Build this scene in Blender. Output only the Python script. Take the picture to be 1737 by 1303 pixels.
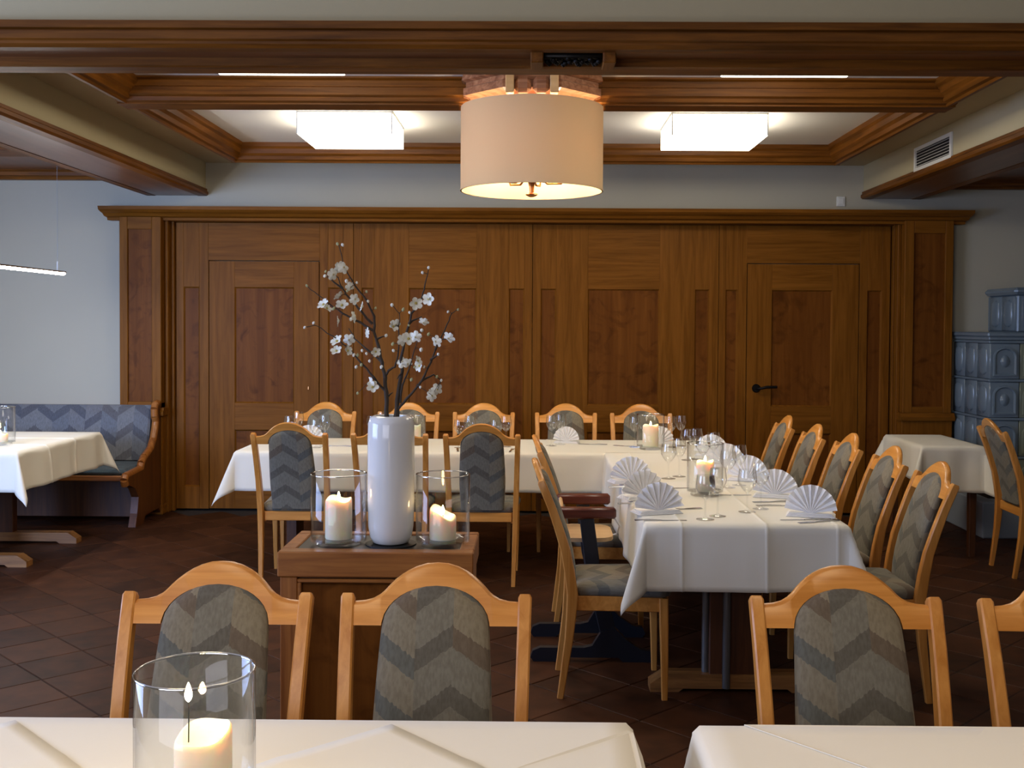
import bpy, bmesh, math, random
from mathutils import Vector, Matrix
random.seed(7)
PI = math.pi
S = bpy.context.scene
C = S.collection
for o in list(bpy.data.objects): bpy.data.objects.remove(o, do_unlink=True)

# ------------------------------------------------------------------ camera, world, big lights, exposure
F = 1850.0; YAW, PITCH, ROLL = math.radians(0.5), math.radians(1.5), math.radians(0.34); CAMH = 1.55
cam_d = bpy.data.cameras.new('camera'); cam = bpy.data.objects.new('camera', cam_d); C.objects.link(cam)
CR = Matrix.Rotation(YAW, 3, 'Z') @ Matrix.Rotation(PI/2 - PITCH, 3, 'X') @ Matrix.Rotation(ROLL, 3, 'Z')
cam.matrix_world = Matrix.Translation((0, 0, CAMH)) @ CR.to_4x4()
q = CR.transposed() @ Vector((0, 1, 0))
CX = 905 - F*q.x/-q.z; CY = 551 + F*q.y/-q.z
cam_d.sensor_fit = 'HORIZONTAL'; cam_d.sensor_width = 36; cam_d.lens = F/1737*36
cam_d.shift_x = (868.5-CX)/1737; cam_d.shift_y = (CY-651.5)/1737
cam_d.clip_start = 0.05; cam_d.clip_end = 60
S.camera = cam
def at(u, v, y):
    """real point at distance y in front of the camera (metres), seen at pixel u, v of the photograph"""
    d = CR @ Vector(((u-CX)/F, -(v-CY)/F, -1.0))
    return Vector((0, 0, CAMH)) + d*(y/d.y)

S.view_settings.view_transform = 'Standard'; S.view_settings.look = 'None'
S.view_settings.gamma = 1; S.view_settings.use_curve_mapping = False
S.view_settings.exposure = 0.0
w = bpy.data.worlds.new('world'); S.world = w; w.use_nodes = True
w.node_tree.nodes['Background'].inputs[0].default_value = (0.45, 0.6, 1.0, 1)
w.node_tree.nodes['Background'].inputs[1].default_value = 0.04
def area(name, loc, target, sx, sy, power, col):
    l = bpy.data.lights.new(name, 'AREA'); l.shape = 'RECTANGLE'; l.size = sx; l.size_y = sy; l.energy = power; l.color = col
    o = bpy.data.objects.new(name, l); C.objects.link(o); o.location = loc
    o.rotation_euler = (Vector(target)-Vector(loc)).to_track_quat('-Z', 'Y').to_euler(); return o
area('daylight_left_windows', (-4.92, 2.9, 1.65), (0, 3.6, 1.35), 2.5, 1.35, 170, (0.42, 0.57, 1.0))
l = area('added_left_wall_beam', (-4.55, 0.7, 1.7), (-3.5, 8.8, 1.15), 1.2, 1.35, 33, (0.36, 0.54, 1.0)); l.data.spread = math.radians(50)  # added narrow beam to blue the left wall; no window opens here
area('daylight_rear_windows', (-2.2, -1.3, 1.75), (0.2, 5, 0.9), 3.0, 1.4, 62, (0.86, 0.87, 1.0))
def lamp(name, loc, power, col, rad=0.25):
    l = bpy.data.lights.new(name, 'POINT'); l.energy = power; l.color = col; l.shadow_soft_size = rad
    o = bpy.data.objects.new(name, l); C.objects.link(o); o.location = loc
# the room's ceiling lamps behind the picture's upper edge
lamp('front_ceiling_lamp', (-1.2, 2.35, 2.72), 3, (1.0, 0.76, 0.48)); lamp('front_ceiling_lamp', (1.2, 2.35, 2.72), 3, (1.0, 0.76, 0.48))
for x in (-1.0, 0.9):
    l = area('lamp_over_front_table', (x, 1.7, 2.6), (x, 1.7, 0), 0.6, 0.6, 5.2, (1.0, 0.76, 0.46)); l.data.spread = math.radians(115)

# ------------------------------------------------------------------ materials
def lin(r, g, b):
    f = lambda c: (c/255/12.92) if c <= 10 else ((c/255+0.055)/1.055)**2.4
    return (f(r), f(g), f(b), 1)
def newmat(name):
    m = bpy.data.materials.new(name); m.use_nodes = True
    nt = m.node_tree; return m, nt, nt.nodes['Principled BSDF']
def N(nt, t, **k):
    n = nt.nodes.new(t)
    for a, b in k.items(): setattr(n, a, b)
    return n
def plain(name, col, rough=0.5, metal=0.0, bump=0.0, bscale=80, sheen=0.0, var=0.0):
    m, nt, p = newmat(name)
    p.inputs['Base Color'].default_value = col; p.inputs['Roughness'].default_value = rough; p.inputs['Metallic'].default_value = metal
    if sheen: p.inputs['Sheen Weight'].default_value = sheen
    tc = N(nt, 'ShaderNodeTexCoord')
    no = N(nt, 'ShaderNodeTexNoise'); no.inputs['Scale'].default_value = bscale; no.inputs['Detail'].default_value = 4
    nt.links.new(tc.outputs['Object'], no.inputs['Vector'])
    if var:
        no2 = N(nt, 'ShaderNodeTexNoise'); no2.inputs['Scale'].default_value = 2.5; no2.inputs['Detail'].default_value = 3
        nt.links.new(tc.outputs['Object'], no2.inputs['Vector'])
        mx = N(nt, 'ShaderNodeMixRGB', blend_type='MIX'); mx.inputs[1].default_value = tuple(c*(1-var) for c in col[:3])+(1,); mx.inputs[2].default_value = tuple(min(1, c*(1+var)) for c in col[:3])+(1,)
        nt.links.new(no2.outputs['Fac'], mx.inputs[0]); nt.links.new(mx.outputs[0], p.inputs['Base Color'])
    if bump:
        b = N(nt, 'ShaderNodeBump'); b.inputs['Strength'].default_value = bump; b.inputs['Distance'].default_value = 0.004
        nt.links.new(no.outputs['Fac'], b.inputs['Height']); nt.links.new(b.outputs[0], p.inputs['Normal'])
    return m
def wood(name, dark, light, axis='z', rough=0.36, grain=34, blotch=0.0, blotch_col=(60, 30, 14), spec=0.5):
    m, nt, p = newmat(name)
    tc = N(nt, 'ShaderNodeTexCoord'); oi = N(nt, 'ShaderNodeObjectInfo')
    mul = N(nt, 'ShaderNodeVectorMath', operation='SCALE'); mul.inputs[0].default_value = (7.3, 5.1, 9.7)
    nt.links.new(oi.outputs['Random'], mul.inputs['Scale'])
    add = N(nt, 'ShaderNodeVectorMath', operation='ADD')
    nt.links.new(tc.outputs['Object'], add.inputs[0]); nt.links.new(mul.outputs[0], add.inputs[1])
    mp = N(nt, 'ShaderNodeMapping'); s = [grain]*3; s['xyz'.index(axis)] = grain*0.06; mp.inputs['Scale'].default_value = s
    nt.links.new(add.outputs[0], mp.inputs['Vector'])
    n1 = N(nt, 'ShaderNodeTexNoise'); n1.inputs['Scale'].default_value = 1.0; n1.inputs['Detail'].default_value = 6; n1.inputs['Roughness'].default_value = 0.62; n1.inputs['Distortion'].default_value = 0.6
    nt.links.new(mp.outputs[0], n1.inputs['Vector'])
    r = N(nt, 'ShaderNodeValToRGB'); r.color_ramp.elements[0].position = 0.33; r.color_ramp.elements[0].color = lin(*dark); r.color_ramp.elements[1].position = 0.68; r.color_ramp.elements[1].color = lin(*light)
    nt.links.new(n1.outputs['Fac'], r.inputs[0]); out = r.outputs[0]
    if blotch:
        n2 = N(nt, 'ShaderNodeTexNoise'); n2.inputs['Scale'].default_value = 5.5; n2.inputs['Detail'].default_value = 5; n2.inputs['Distortion'].default_value = 1.6
        nt.links.new(add.outputs[0], n2.inputs['Vector'])
        r2 = N(nt, 'ShaderNodeValToRGB'); r2.color_ramp.elements[0].position = 0.52; r2.color_ramp.elements[0].color = (0, 0, 0, 1); r2.color_ramp.elements[1].position = 0.72; r2.color_ramp.elements[1].color = (blotch,)*3+(1,)
        nt.links.new(n2.outputs['Fac'], r2.inputs[0])
        mx = N(nt, 'ShaderNodeMixRGB'); mx.inputs[2].default_value = lin(*blotch_col)
        nt.links.new(r2.outputs[0], mx.inputs[0]); nt.links.new(out, mx.inputs[1]); out = mx.outputs[0]
    nt.links.new(out, p.inputs['Base Color']); p.inputs['Roughness'].default_value = rough; p.inputs['Specular IOR Level'].default_value = spec
    b = N(nt, 'ShaderNodeBump'); b.inputs['Strength'].default_value = 0.12; b.inputs['Distance'].default_value = 0.002
    nt.links.new(n1.outputs['Fac'], b.inputs['Height']); nt.links.new(b.outputs[0], p.inputs['Normal'])
    return m
def fabric(name, ax, ay, cols, period=0.125, width=0.087, rough=0.85):
    """woven zigzag upholstery: columns of slanting bands with streaks"""
    m, nt, p = newmat(name)
    tc = N(nt, 'ShaderNodeTexCoord'); sp = N(nt, 'ShaderNodeSeparateXYZ'); nt.links.new(tc.outputs['Object'], sp.inputs[0])
    def M(op, a, b=None):
        n = N(nt, 'ShaderNodeMath', operation=op)
        for i, x in enumerate((a, b)):
            if x is None: continue
            if isinstance(x, (int, float)): n.inputs[i].default_value = x
            else: nt.links.new(x, n.inputs[i])
        return n.outputs[0]
    X = sp.outputs['XYZ'.index(ax)]; Y = sp.outputs['XYZ'.index(ay)]
    nz = N(nt, 'ShaderNodeTexNoise'); nz.inputs['Scale'].default_value = 1.0; nz.inputs['Detail'].default_value = 4
    mp = N(nt, 'ShaderNodeMapping'); sc = [150, 150, 150]; sc['XYZ'.index(ay)] = 22; mp.inputs['Scale'].default_value = sc
    nt.links.new(tc.outputs['Object'], mp.inputs[0]); nt.links.new(mp.outputs[0], nz.inputs['Vector'])
    c = M('DIVIDE', M('ADD', X, width/2), width); col = M('FLOOR', c); fr = M('SUBTRACT', c, col)
    par = M('MODULO', M('ABSOLUTE', col), 2.0)
    sl = M('ADD', M('MULTIPLY', fr, M('SUBTRACT', 1.0, M('MULTIPLY', par, 2.0))), par)
    wc = N(nt, 'ShaderNodeTexWhiteNoise'); wc.noise_dimensions = '1D'; nt.links.new(M('ADD', col, 40.3), wc.inputs['W'])
    yy = M('SUBTRACT', M('DIVIDE', Y, period), M('MULTIPLY', sl, 0.45))
    yy = M('ADD', yy, M('MULTIPLY', wc.outputs['Value'], 0.6))
    yy = M('ADD', yy, M('MULTIPLY', M('SUBTRACT', nz.outputs['Fac'], 0.5), 0.13))
    band = M('FLOOR', yy); fy = M('SUBTRACT', yy, band)
    cb = N(nt, 'ShaderNodeCombineXYZ'); nt.links.new(M('ADD', M('MULTIPLY', col, 1.37), 3.1), cb.inputs[0]); nt.links.new(M('ADD', M('MULTIPLY', band, 2.11), 7.7), cb.inputs[1])
    wn = N(nt, 'ShaderNodeTexWhiteNoise'); wn.noise_dimensions = '2D'; nt.links.new(cb.outputs[0], wn.inputs['Vector'])
    def ramp(cs):
        r = N(nt, 'ShaderNodeValToRGB'); r.color_ramp.interpolation = 'CONSTANT'; e = r.color_ramp.elements
        e[0].position = 0; e[0].color = lin(*cs[0]); e[1].position = 1/len(cs); e[1].color = lin(*cs[1])
        for k in range(2, len(cs)): x = e.new(k/len(cs)); x.color = lin(*cs[k])
        nt.links.new(wn.outputs['Value'], r.inputs[0]); return r.outputs[0]
    pick = N(nt, 'ShaderNodeMixRGB'); nt.links.new(M('LESS_THAN', fy, 0.36), pick.inputs[0]); nt.links.new(ramp(cols[:3]), pick.inputs[1]); nt.links.new(ramp(cols[3:]), pick.inputs[2])
    r = pick
    mx = N(nt, 'ShaderNodeMixRGB', blend_type='MULTIPLY'); mx.inputs[0].default_value = 0.55
    r3 = N(nt, 'ShaderNodeValToRGB'); r3.color_ramp.elements[0].position = 0.36; r3.color_ramp.elements[0].color = (0.62, 0.57, 0.52, 1); r3.color_ramp.elements[1].position = 0.62
    nt.links.new(nz.outputs['Fac'], r3.inputs[0]); nt.links.new(r.outputs[0], mx.inputs[1]); nt.links.new(r3.outputs[0], mx.inputs[2])
    nt.links.new(mx.outputs[0], p.inputs['Base Color']); p.inputs['Roughness'].default_value = rough; p.inputs['Sheen Weight'].default_value = 0.1
    b = N(nt, 'ShaderNodeBump'); b.inputs['Strength'].default_value = 0.25; b.inputs['Distance'].default_value = 0.002
    nt.links.new(nz.outputs['Fac'], b.inputs['Height']); nt.links.new(b.outputs[0], p.inputs['Normal'])
    return m
def thin_glass(name, edge=0.75, base=0.05, tint=(0.99, 0.995, 0.993, 1)):
    m = bpy.data.materials.new(name); m.use_nodes = True; nt = m.node_tree; nt.nodes.clear()
    o = N(nt, 'ShaderNodeOutputMaterial'); t = N(nt, 'ShaderNodeBsdfTransparent'); t.inputs[0].default_value = tint
    g = N(nt, 'ShaderNodeBsdfGlossy'); g.inputs['Roughness'].default_value = 0.03
    lw = N(nt, 'ShaderNodeLayerWeight'); lw.inputs['Blend'].default_value = 0.5
    pw = N(nt, 'ShaderNodeMath', operation='POWER'); pw.inputs[1].default_value = 3.5; nt.links.new(lw.outputs['Facing'], pw.inputs[0])
    ml = N(nt, 'ShaderNodeMath', operation='MULTIPLY_ADD'); ml.inputs[1].default_value = edge; ml.inputs[2].default_value = base; nt.links.new(pw.outputs[0], ml.inputs[0])
    mx = N(nt, 'ShaderNodeMixShader'); nt.links.new(ml.outputs[0], mx.inputs[0]); nt.links.new(t.outputs[0], mx.inputs[1]); nt.links.new(g.outputs[0], mx.inputs[2])
    nt.links.new(mx.outputs[0], o.inputs[0]); return m
def emit(name, col, s):
    m = bpy.data.materials.new(name); m.use_nodes = True; nt = m.node_tree; nt.nodes.clear()
    o = N(nt, 'ShaderNodeOutputMaterial'); e = N(nt, 'ShaderNodeEmission'); e.inputs[0].default_value = col; e.inputs[1].default_value = s
    nt.links.new(e.outputs[0], o.inputs[0]); return m

M = {}
PD, PL = (102, 61, 15), (131, 82, 27)
for a in 'xyz': M['oak_'+a] = wood('oak panelling grain '+a, PD, PL, a, rough=0.45, grain=26, spec=0.07)
M['burl'] = wood('burl veneer', (94, 52, 16), (118, 70, 25), 'z', rough=0.45, grain=14, blotch=0.65, blotch_col=(66, 32, 8), spec=0.07)
for a in 'xyz': M['beam_'+a] = wood('ceiling wood grain '+a, (84, 47, 9), (128, 77, 22), a, rough=0.45, grain=30, spec=0.2)
M['beech'] = wood('beech chair wood', (182, 116, 44), (214, 150, 74), 'z', rough=0.34, grain=30)
M['beech_x'] = wood('beech chair rail wood', (188, 120, 46), (220, 154, 76), 'x', rough=0.32, grain=30)
M['cabinet_z'] = wood('cabinet wood upright', (128, 72, 28), (170, 108, 50), 'z', rough=0.35)
M['cabinet_x'] = wood('cabinet wood lying', (132, 76, 30), (174, 112, 52), 'x', rough=0.35)
M['dark_wood'] = wood('dark bench wood', (70, 36, 14), (104, 60, 26), 'z', rough=0.4)
M['table_wood'] = wood('trestle wood', (110, 70, 34), (160, 112, 60), 'x', rough=0.45)
M['table_dark'] = wood('trestle dark wood', (60, 32, 14), (94, 54, 26), 'z', rough=0.45)
M['rose_wood'] = wood('reddish polished wood', (120, 76, 52), (172, 122, 92), 'x', rough=0.25)
M['arm_wood'] = wood('red brown arm wood', (74, 32, 20), (112, 54, 36), 'x', rough=0.3)
CH = [(120, 113, 96), (126, 116, 94), (114, 110, 97), (90, 91, 84), (99, 86, 69), (90, 86, 75)]
M['fab_xz'] = fabric('zigzag upholstery upright', 'X', 'Z', CH)
M['fab_xy'] = fabric('zigzag upholstery flat', 'X', 'Y', CH)
BL = [(112, 114, 120), (118, 120, 124), (106, 110, 118), (86, 88, 96), (94, 94, 98), (84, 88, 98)]
M['bench_xz'] = fabric('blue grey zigzag bench upholstery', 'X', 'Z', BL, period=0.2, width=0.13)
M['bench_xy'] = fabric('blue grey bench cushion cloth', 'X', 'Y', [(70, 88, 100), (76, 94, 106), (66, 82, 94), (60, 76, 88), (64, 80, 90), (62, 78, 90)])
M['cloth'] = plain('white table linen', lin(232, 226, 209), 0.85, bump=0.05, bscale=400, sheen=0.2)
M['napkin'] = plain('white napkin', lin(236, 234, 232), 0.9)
M['plaster'] = plain('grey white wall paint', lin(180, 175, 157), 0.9, bump=0.06, bscale=300, var=0.03)
M['plaster_beam'] = plain('beam plaster paint', lin(182, 170, 136), 0.9, bump=0.06, bscale=300)
M['ceiling'] = plain('white ceiling paint', lin(236, 232, 226), 0.9)
M['soffit'] = plain('ceiling border paint', lin(172, 156, 124), 0.8)
M['sofwood'] = wood('varnished beam underside', (92, 56, 34), (124, 82, 56), 'y', rough=0.3, grain=12)
M['sofwood_x'] = wood('varnished beam underside cross', (92, 52, 24), (124, 76, 38), 'x', rough=0.3, grain=12)
M['grout'] = plain('dark grout', lin(40, 31, 25), 0.9)
M['glass'] = thin_glass('thin drinking glass', 0.8, 0.05)
M['lantern_glass'] = thin_glass('clear lantern glass', 0.85, 0.035)
M['glass_rim'] = thin_glass('polished glass rim', 0.5, 0.45)
M['ceramic'] = plain('white glazed ceramic', lin(226, 226, 224), 0.12)
M['slate'] = plain('black slate mat', lin(40, 42, 42), 0.35)
M['black'] = plain('black', lin(14, 13, 13), 0.6)
M['iron'] = plain('dark iron', lin(32, 30, 30), 0.4, metal=0.8)
M['brass'] = plain('aged brass', lin(176, 120, 72), 0.28, metal=1)
M['steel'] = plain('polished steel', lin(190, 190, 190), 0.22, metal=1)
M['legsteel'] = plain('grey steel', lin(120, 120, 120), 0.4, metal=0.7)
M['white_plastic'] = plain('white plastic', lin(222, 222, 216), 0.5)
M['bark'] = plain('dark bark', lin(58, 46, 34), 0.8, bump=0.6, bscale=60)
M['petal'] = plain('white petal', lin(240, 238, 222), 0.7)
M['bud'] = plain('greenish bud', lin(176, 176, 130), 0.7)
M['stamen'] = plain('yellow stamen', lin(190, 170, 90), 0.7)
M['highframe'] = plain('dark blue black lacquer', lin(26, 28, 34), 0.4)
M['plywood'] = wood('pale plywood', (196, 156, 106), (218, 182, 132), 'x', rough=0.45, grain=14)
M['shade_white'] = emit('glowing white lamp fabric', (1, 0.91, 0.74, 1), 10.5)
M['bulb'] = emit('lit bulb', (1, 0.78, 0.52, 1), 260)
M['tube'] = emit('lit line lamp', (1, 0.96, 0.94, 1), 105)
M['flame_and_reflection'] = emit('near flame with its reflection', (1, 0.72, 0.36, 1), 420)
M['flame'] = emit('candle flame', (1, 0.66, 0.28, 1), 110)
def mk_wax():
    m, nt, p = newmat('candle wax'); p.inputs['Base Color'].default_value = lin(244, 232, 206); p.inputs['Roughness'].default_value = 0.5
    p.inputs['Subsurface Weight'].default_value = 1.0; p.inputs['Subsurface Radius'].default_value = (1.0, 0.55, 0.25); p.inputs['Subsurface Scale'].default_value = 0.022
    return m
M['wax'] = mk_wax()
def mk_shade():
    m = bpy.data.materials.new('cream lampshade fabric'); m.use_nodes = True; nt = m.node_tree; nt.nodes.clear()
    o = N(nt, 'ShaderNodeOutputMaterial'); d = N(nt, 'ShaderNodeBsdfDiffuse'); d.inputs[0].default_value = lin(212, 184, 148)
    t = N(nt, 'ShaderNodeBsdfTranslucent'); t.inputs[0].default_value = lin(230, 184, 122)
    mx = N(nt, 'ShaderNodeMixShader'); mx.inputs[0].default_value = 0.095
    nt.links.new(d.outputs[0], mx.inputs[1]); nt.links.new(t.outputs[0], mx.inputs[2]); nt.links.new(mx.outputs[0], o.inputs[0]); return m
M['drum'] = mk_shade()
def mk_tile():
    m, nt, p = newmat('terracotta floor tile'); tc = N(nt, 'ShaderNodeTexCoord')
    geo = N(nt, 'ShaderNodeNewGeometry'); mp = N(nt, 'ShaderNodeMapping'); mp.inputs['Rotation'].default_value = (0, 0, PI/4); mp.inputs['Scale'].default_value = (1/.3,)*3
    nt.links.new(geo.outputs['Position'], mp.inputs[0])
    fl = N(nt, 'ShaderNodeVectorMath', operation='FLOOR'); nt.links.new(mp.outputs[0], fl.inputs[0])
    wn = N(nt, 'ShaderNodeTexWhiteNoise'); wn.noise_dimensions = '2D'; nt.links.new(fl.outputs[0], wn.inputs['Vector'])
    no = N(nt, 'ShaderNodeTexNoise'); no.inputs['Scale'].default_value = 9; no.inputs['Detail'].default_value = 6; nt.links.new(geo.outputs['Position'], no.inputs['Vector'])
    ad = N(nt, 'ShaderNodeMath', operation='MULTIPLY_ADD'); ad.inputs[1].default_value = 0.35; nt.links.new(wn.outputs['Value'], ad.inputs[0]); nt.links.new(no.outputs['Fac'], ad.inputs[2])
    r = N(nt, 'ShaderNodeValToRGB'); r.color_ramp.elements[0].position = 0.4; r.color_ramp.elements[0].color = lin(48, 26, 13); r.color_ramp.elements[1].position = 0.95; r.color_ramp.elements[1].color = lin(80, 46, 26)
    nt.links.new(ad.outputs[0], r.inputs[0]); nt.links.new(r.outputs[0], p.inputs['Base Color']); p.inputs['Roughness'].default_value = 0.52; p.inputs['Specular IOR Level'].default_value = 0.16
    b = N(nt, 'ShaderNodeBump'); b.inputs['Strength'].default_value = 0.15; b.inputs['Distance'].default_value = 0.004; nt.links.new(no.outputs['Fac'], b.inputs['Height']); nt.links.new(b.outputs[0], p.inputs['Normal'])
    return m
M['tile'] = mk_tile()
M['glaze'] = plain('grey blue stove glaze', lin(106, 122, 136), 0.18, var=0.18)
M['glaze_green'] = plain('grey green stove glaze', lin(122, 128, 112), 0.2, var=0.15)
M['base_plaster'] = plain('pale stove base plaster', lin(150, 160, 172), 0.8)

# ------------------------------------------------------------------ mesh helpers
class MB:
    def __init__(s): s.v = []; s.f = []
    def add(s, vs, fs):
        o = len(s.v); s.v += [tuple(x) for x in vs]; s.f += [tuple(i+o for i in f) for f in fs]; return s
    def box(s, x0, x1, y0, y1, z0, z1, b=0.0):
        x0, x1 = min(x0, x1), max(x0, x1); y0, y1 = min(y0, y1), max(y0, y1); z0, z1 = min(z0, z1), max(z0, z1)
        if b <= 0:
            return s.add([(x0,y0,z0),(x1,y0,z0),(x1,y1,z0),(x0,y1,z0),(x0,y0,z1),(x1,y0,z1),(x1,y1,z1),(x0,y1,z1)],
                         [(0,3,2,1),(4,5,6,7),(0,1,5,4),(1,2,6,5),(2,3,7,6),(3,0,4,7)])
        b = min(b, (x1-x0)*.45, (y1-y0)*.45, (z1-z0)*.45)
        vs = []; idx = {}
        for i, cx in enumerate((x0, x1)):
            for j, cy in enumerate((y0, y1)):
                for k, cz in enumerate((z0, z1)):
                    dx, dy, dz = (b if i == 0 else -b), (b if j == 0 else -b), (b if k == 0 else -b)
                    for a, p in enumerate(((cx, cy+dy, cz+dz), (cx+dx, cy, cz+dz), (cx+dx, cy+dy, cz))):
                        idx[i, j, k, a] = len(vs); vs.append(p)
        fs = []
        for i in (0, 1):
            fs.append([idx[i,0,0,0], idx[i,1,0,0], idx[i,1,1,0], idx[i,0,1,0]]); fs.append([idx[0,i,0,1], idx[1,i,0,1], idx[1,i,1,1], idx[0,i,1,1]]); fs.append([idx[0,0,i,2], idx[1,0,i,2], idx[1,1,i,2], idx[0,1,i,2]])
            for j in (0, 1):
                fs.append([idx[i,j,0,0], idx[i,j,1,0], idx[i,j,1,1], idx[i,j,0,1]])
                fs.append([idx[i,0,j,0], idx[i,1,j,0], idx[i,1,j,2], idx[i,0,j,2]])
                fs.append([idx[0,i,j,1], idx[1,i,j,1], idx[1,i,j,2], idx[0,i,j,2]])
                for k in (0, 1): fs.append([idx[i,j,k,0], idx[i,j,k,1], idx[i,j,k,2]])
        c = Vector(((x0+x1)/2, (y0+y1)/2, (z0+z1)/2)); out = []
        for f in fs:
            a, bb, cc = (Vector(vs[t]) for t in f[:3]); n = (bb-a).cross(cc-a); m = sum((Vector(vs[t]) for t in f), Vector())/len(f)
            out.append(f if n.dot(m-c) > 0 else f[::-1])
        return s.add(vs, out)
    def rings(s, rings, cap0=True, cap1=True, closed=True):
        n = len(rings[0]); vs = [p for r in rings for p in r]; fs = []
        for i in range(len(rings)-1):
            for j in range(n if closed else n-1):
                k = (j+1) % n; fs.append((i*n+j, i*n+k, (i+1)*n+k, (i+1)*n+j))
        if cap0: fs.append(tuple(range(n-1, -1, -1)))
        if cap1: fs.append(tuple((len(rings)-1)*n+j for j in range(n)))
        return s.add(vs, fs)
    def lathe(s, prof, n=24, c=(0, 0, 0), closed=False, cap0=False, cap1=False):
        pr = list(prof) + ([prof[0]] if closed else [])
        return s.rings([[(c[0]+r*math.cos(2*PI*j/n), c[1]+r*math.sin(2*PI*j/n), c[2]+z) for j in range(n)] for r, z in pr], cap0, cap1)
    def tube(s, pts, rad, n=8, flat=1.0):
        pts = [Vector(p) for p in pts]; rad = rad if isinstance(rad, (list, tuple)) else [rad]*len(pts); rs = []
        ref = None
        for i, p in enumerate(pts):
            t = (pts[min(i+1, len(pts)-1)]-pts[max(i-1, 0)]).normalized()
            if ref is None: ref = Vector((0, 0, 1)) if abs(t.z) < 0.9 else Vector((1, 0, 0))
            a = t.cross(ref).normalized(); b = a.cross(t).normalized(); ref = b
            rs.append([p + a*rad[i]*math.cos(2*PI*j/n) + b*rad[i]*flat*math.sin(2*PI*j/n) for j in range(n)])
        return s.rings(rs)
    def bar(s, pts, ws, ds, wdir=(1, 0, 0)):
        """rectangular bar along pts; ws along wdir, ds across"""
        W = Vector(wdir); rs = []
        for i, p in enumerate(pts):
            p = Vector(p); t = (Vector(pts[min(i+1, len(pts)-1)])-Vector(pts[max(i-1, 0)])).normalized(); d = W.cross(t).normalized()
            w, q = ws[i]/2, ds[i]/2; c = 0.25*min(w, q)
            rs.append([p+W*a+d*b for a, b in ((-w, -q+c), (-w+c, -q), (w-c, -q), (w, -q+c), (w, q-c), (w-c, q), (-w+c, q), (-w, q-c))])
        return s.rings(rs)
    def prism(s, prof, axis, a, b):
        f = {'x': lambda p, t: (t, p[0], p[1]), 'y': lambda p, t: (p[0], t, p[1]), 'z': lambda p, t: (p[0], p[1], t)}[axis]
        return s.rings([[f(p, a) for p in prof], [f(p, b) for p in prof]])
    def xf(s, m):
        s.v = [tuple(m @ Vector(p)) for p in s.v]; return s
    def mesh(s, name, m, smooth=None, fix=True):
        me = bpy.data.meshes.new(name); me.from_pydata(s.v, [], s.f); me.materials.append(m)
        if fix:
            bm = bmesh.new(); bm.from_mesh(me); bmesh.ops.recalc_face_normals(bm, faces=bm.faces); bm.to_mesh(me); bm.free()
        if smooth:
            me.polygons.foreach_set('use_smooth', [True]*len(me.polygons))
            if smooth < 180: me.set_sharp_from_angle(angle=math.radians(smooth))
        me.update(); return me
    def build(s, name, m, parent=None, smooth=None, fix=True):
        return link(name, s.mesh(name, m, smooth, fix), parent)
def link(name, me, parent=None):
    o = bpy.data.objects.new(name, me); C.objects.link(o)
    if parent: o.parent = parent
    return o
def tag(o, label, cat, group=None, kind=None):
    o['label'] = label; o['category'] = cat
    if group: o['group'] = group
    if kind: o['kind'] = kind
    return o
def thing(name, label, cat, loc=(0, 0, 0), rz=0, group=None):
    o = bpy.data.objects.new(name, None); C.objects.link(o); o.location = loc; o.rotation_euler = (0, 0, rz); o.empty_display_size = 0.1
    return tag(o, label, cat, group)
def struct(name, mb=None, m=None, smooth=None, loc=(0, 0, 0)):
    o = mb.build(name, m, None, smooth) if mb else bpy.data.objects.new(name, None)
    if not mb: C.objects.link(o); o.location = loc
    o['kind'] = 'structure'; return o
def kids(o): return [c for c in bpy.data.objects if c.parent is o]
def copy_tree(o, parent=None):
    c = o.copy(); C.objects.link(c)
    if parent: c.parent = parent
    for k in o.children: copy_tree(k, c)
    return c
def B(x0, x1, y0, y1, z0, z1, b=0.0): return MB().box(x0, x1, y0, y1, z0, z1, b)

# ------------------------------------------------------------------ floor
floor = struct('floor', B(-5.2, 5.2, -4, 9.2, -0.2, -0.0035), M['grout'])
h = 0.1478
tb = MB().rings([[(-h,-h,-.01),(h,-h,-.01),(h,h,-.01),(-h,h,-.01)], [(-h,-h,-.0025),(h,-h,-.0025),(h,h,-.0025),(-h,h,-.0025)], [(-h+.003,-h+.003,0),(h-.003,-h+.003,0),(h-.003,h-.003,0),(-h+.003,h-.003,0)]], False, True)
R45 = Matrix.Rotation(-PI/4, 4, 'Z')
tile_me = MB().add(tb.v, tb.f).xf(R45).mesh('tile', M['tile'])
cells = []
for i in range(-60, 61):
    for j in range(-60, 61):
        # tile rows run along the room's diagonals
        a, b = (i+0.5)*0.3, (j+0.5)*0.3
        x, y = (a+b)/math.sqrt(2), (b-a)/math.sqrt(2)
        if abs(x) < 5.0 and -3.8 < y < 8.75: cells.append((x, y))
inview = [c for c in cells if c[1] > 3.9 and abs(c[0]-0.02*c[1]) < 0.51*c[1]+0.1]
inview.sort(key=lambda c: (c[1] + (3 if (0.3 < c[0] < 1.3 or (-.95 < c[0] < 0 and c[1] < 4.6)) else 0)))
near = set(inview[:298])
for c in inview[:298]:
    o = link('tile', tile_me, floor); o.location = (c[0], c[1], 0)
st = MB()
for c in cells:
    if c in near: continue
    st.add([(p[0], p[1], p[2]) for p in (Matrix.Translation((c[0], c[1], 0)) @ R45 @ Vector(v) for v in tb.v)], tb.f)
o = st.build('distant_tiles', M['tile'], floor); o['kind'] = 'stuff'

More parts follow.
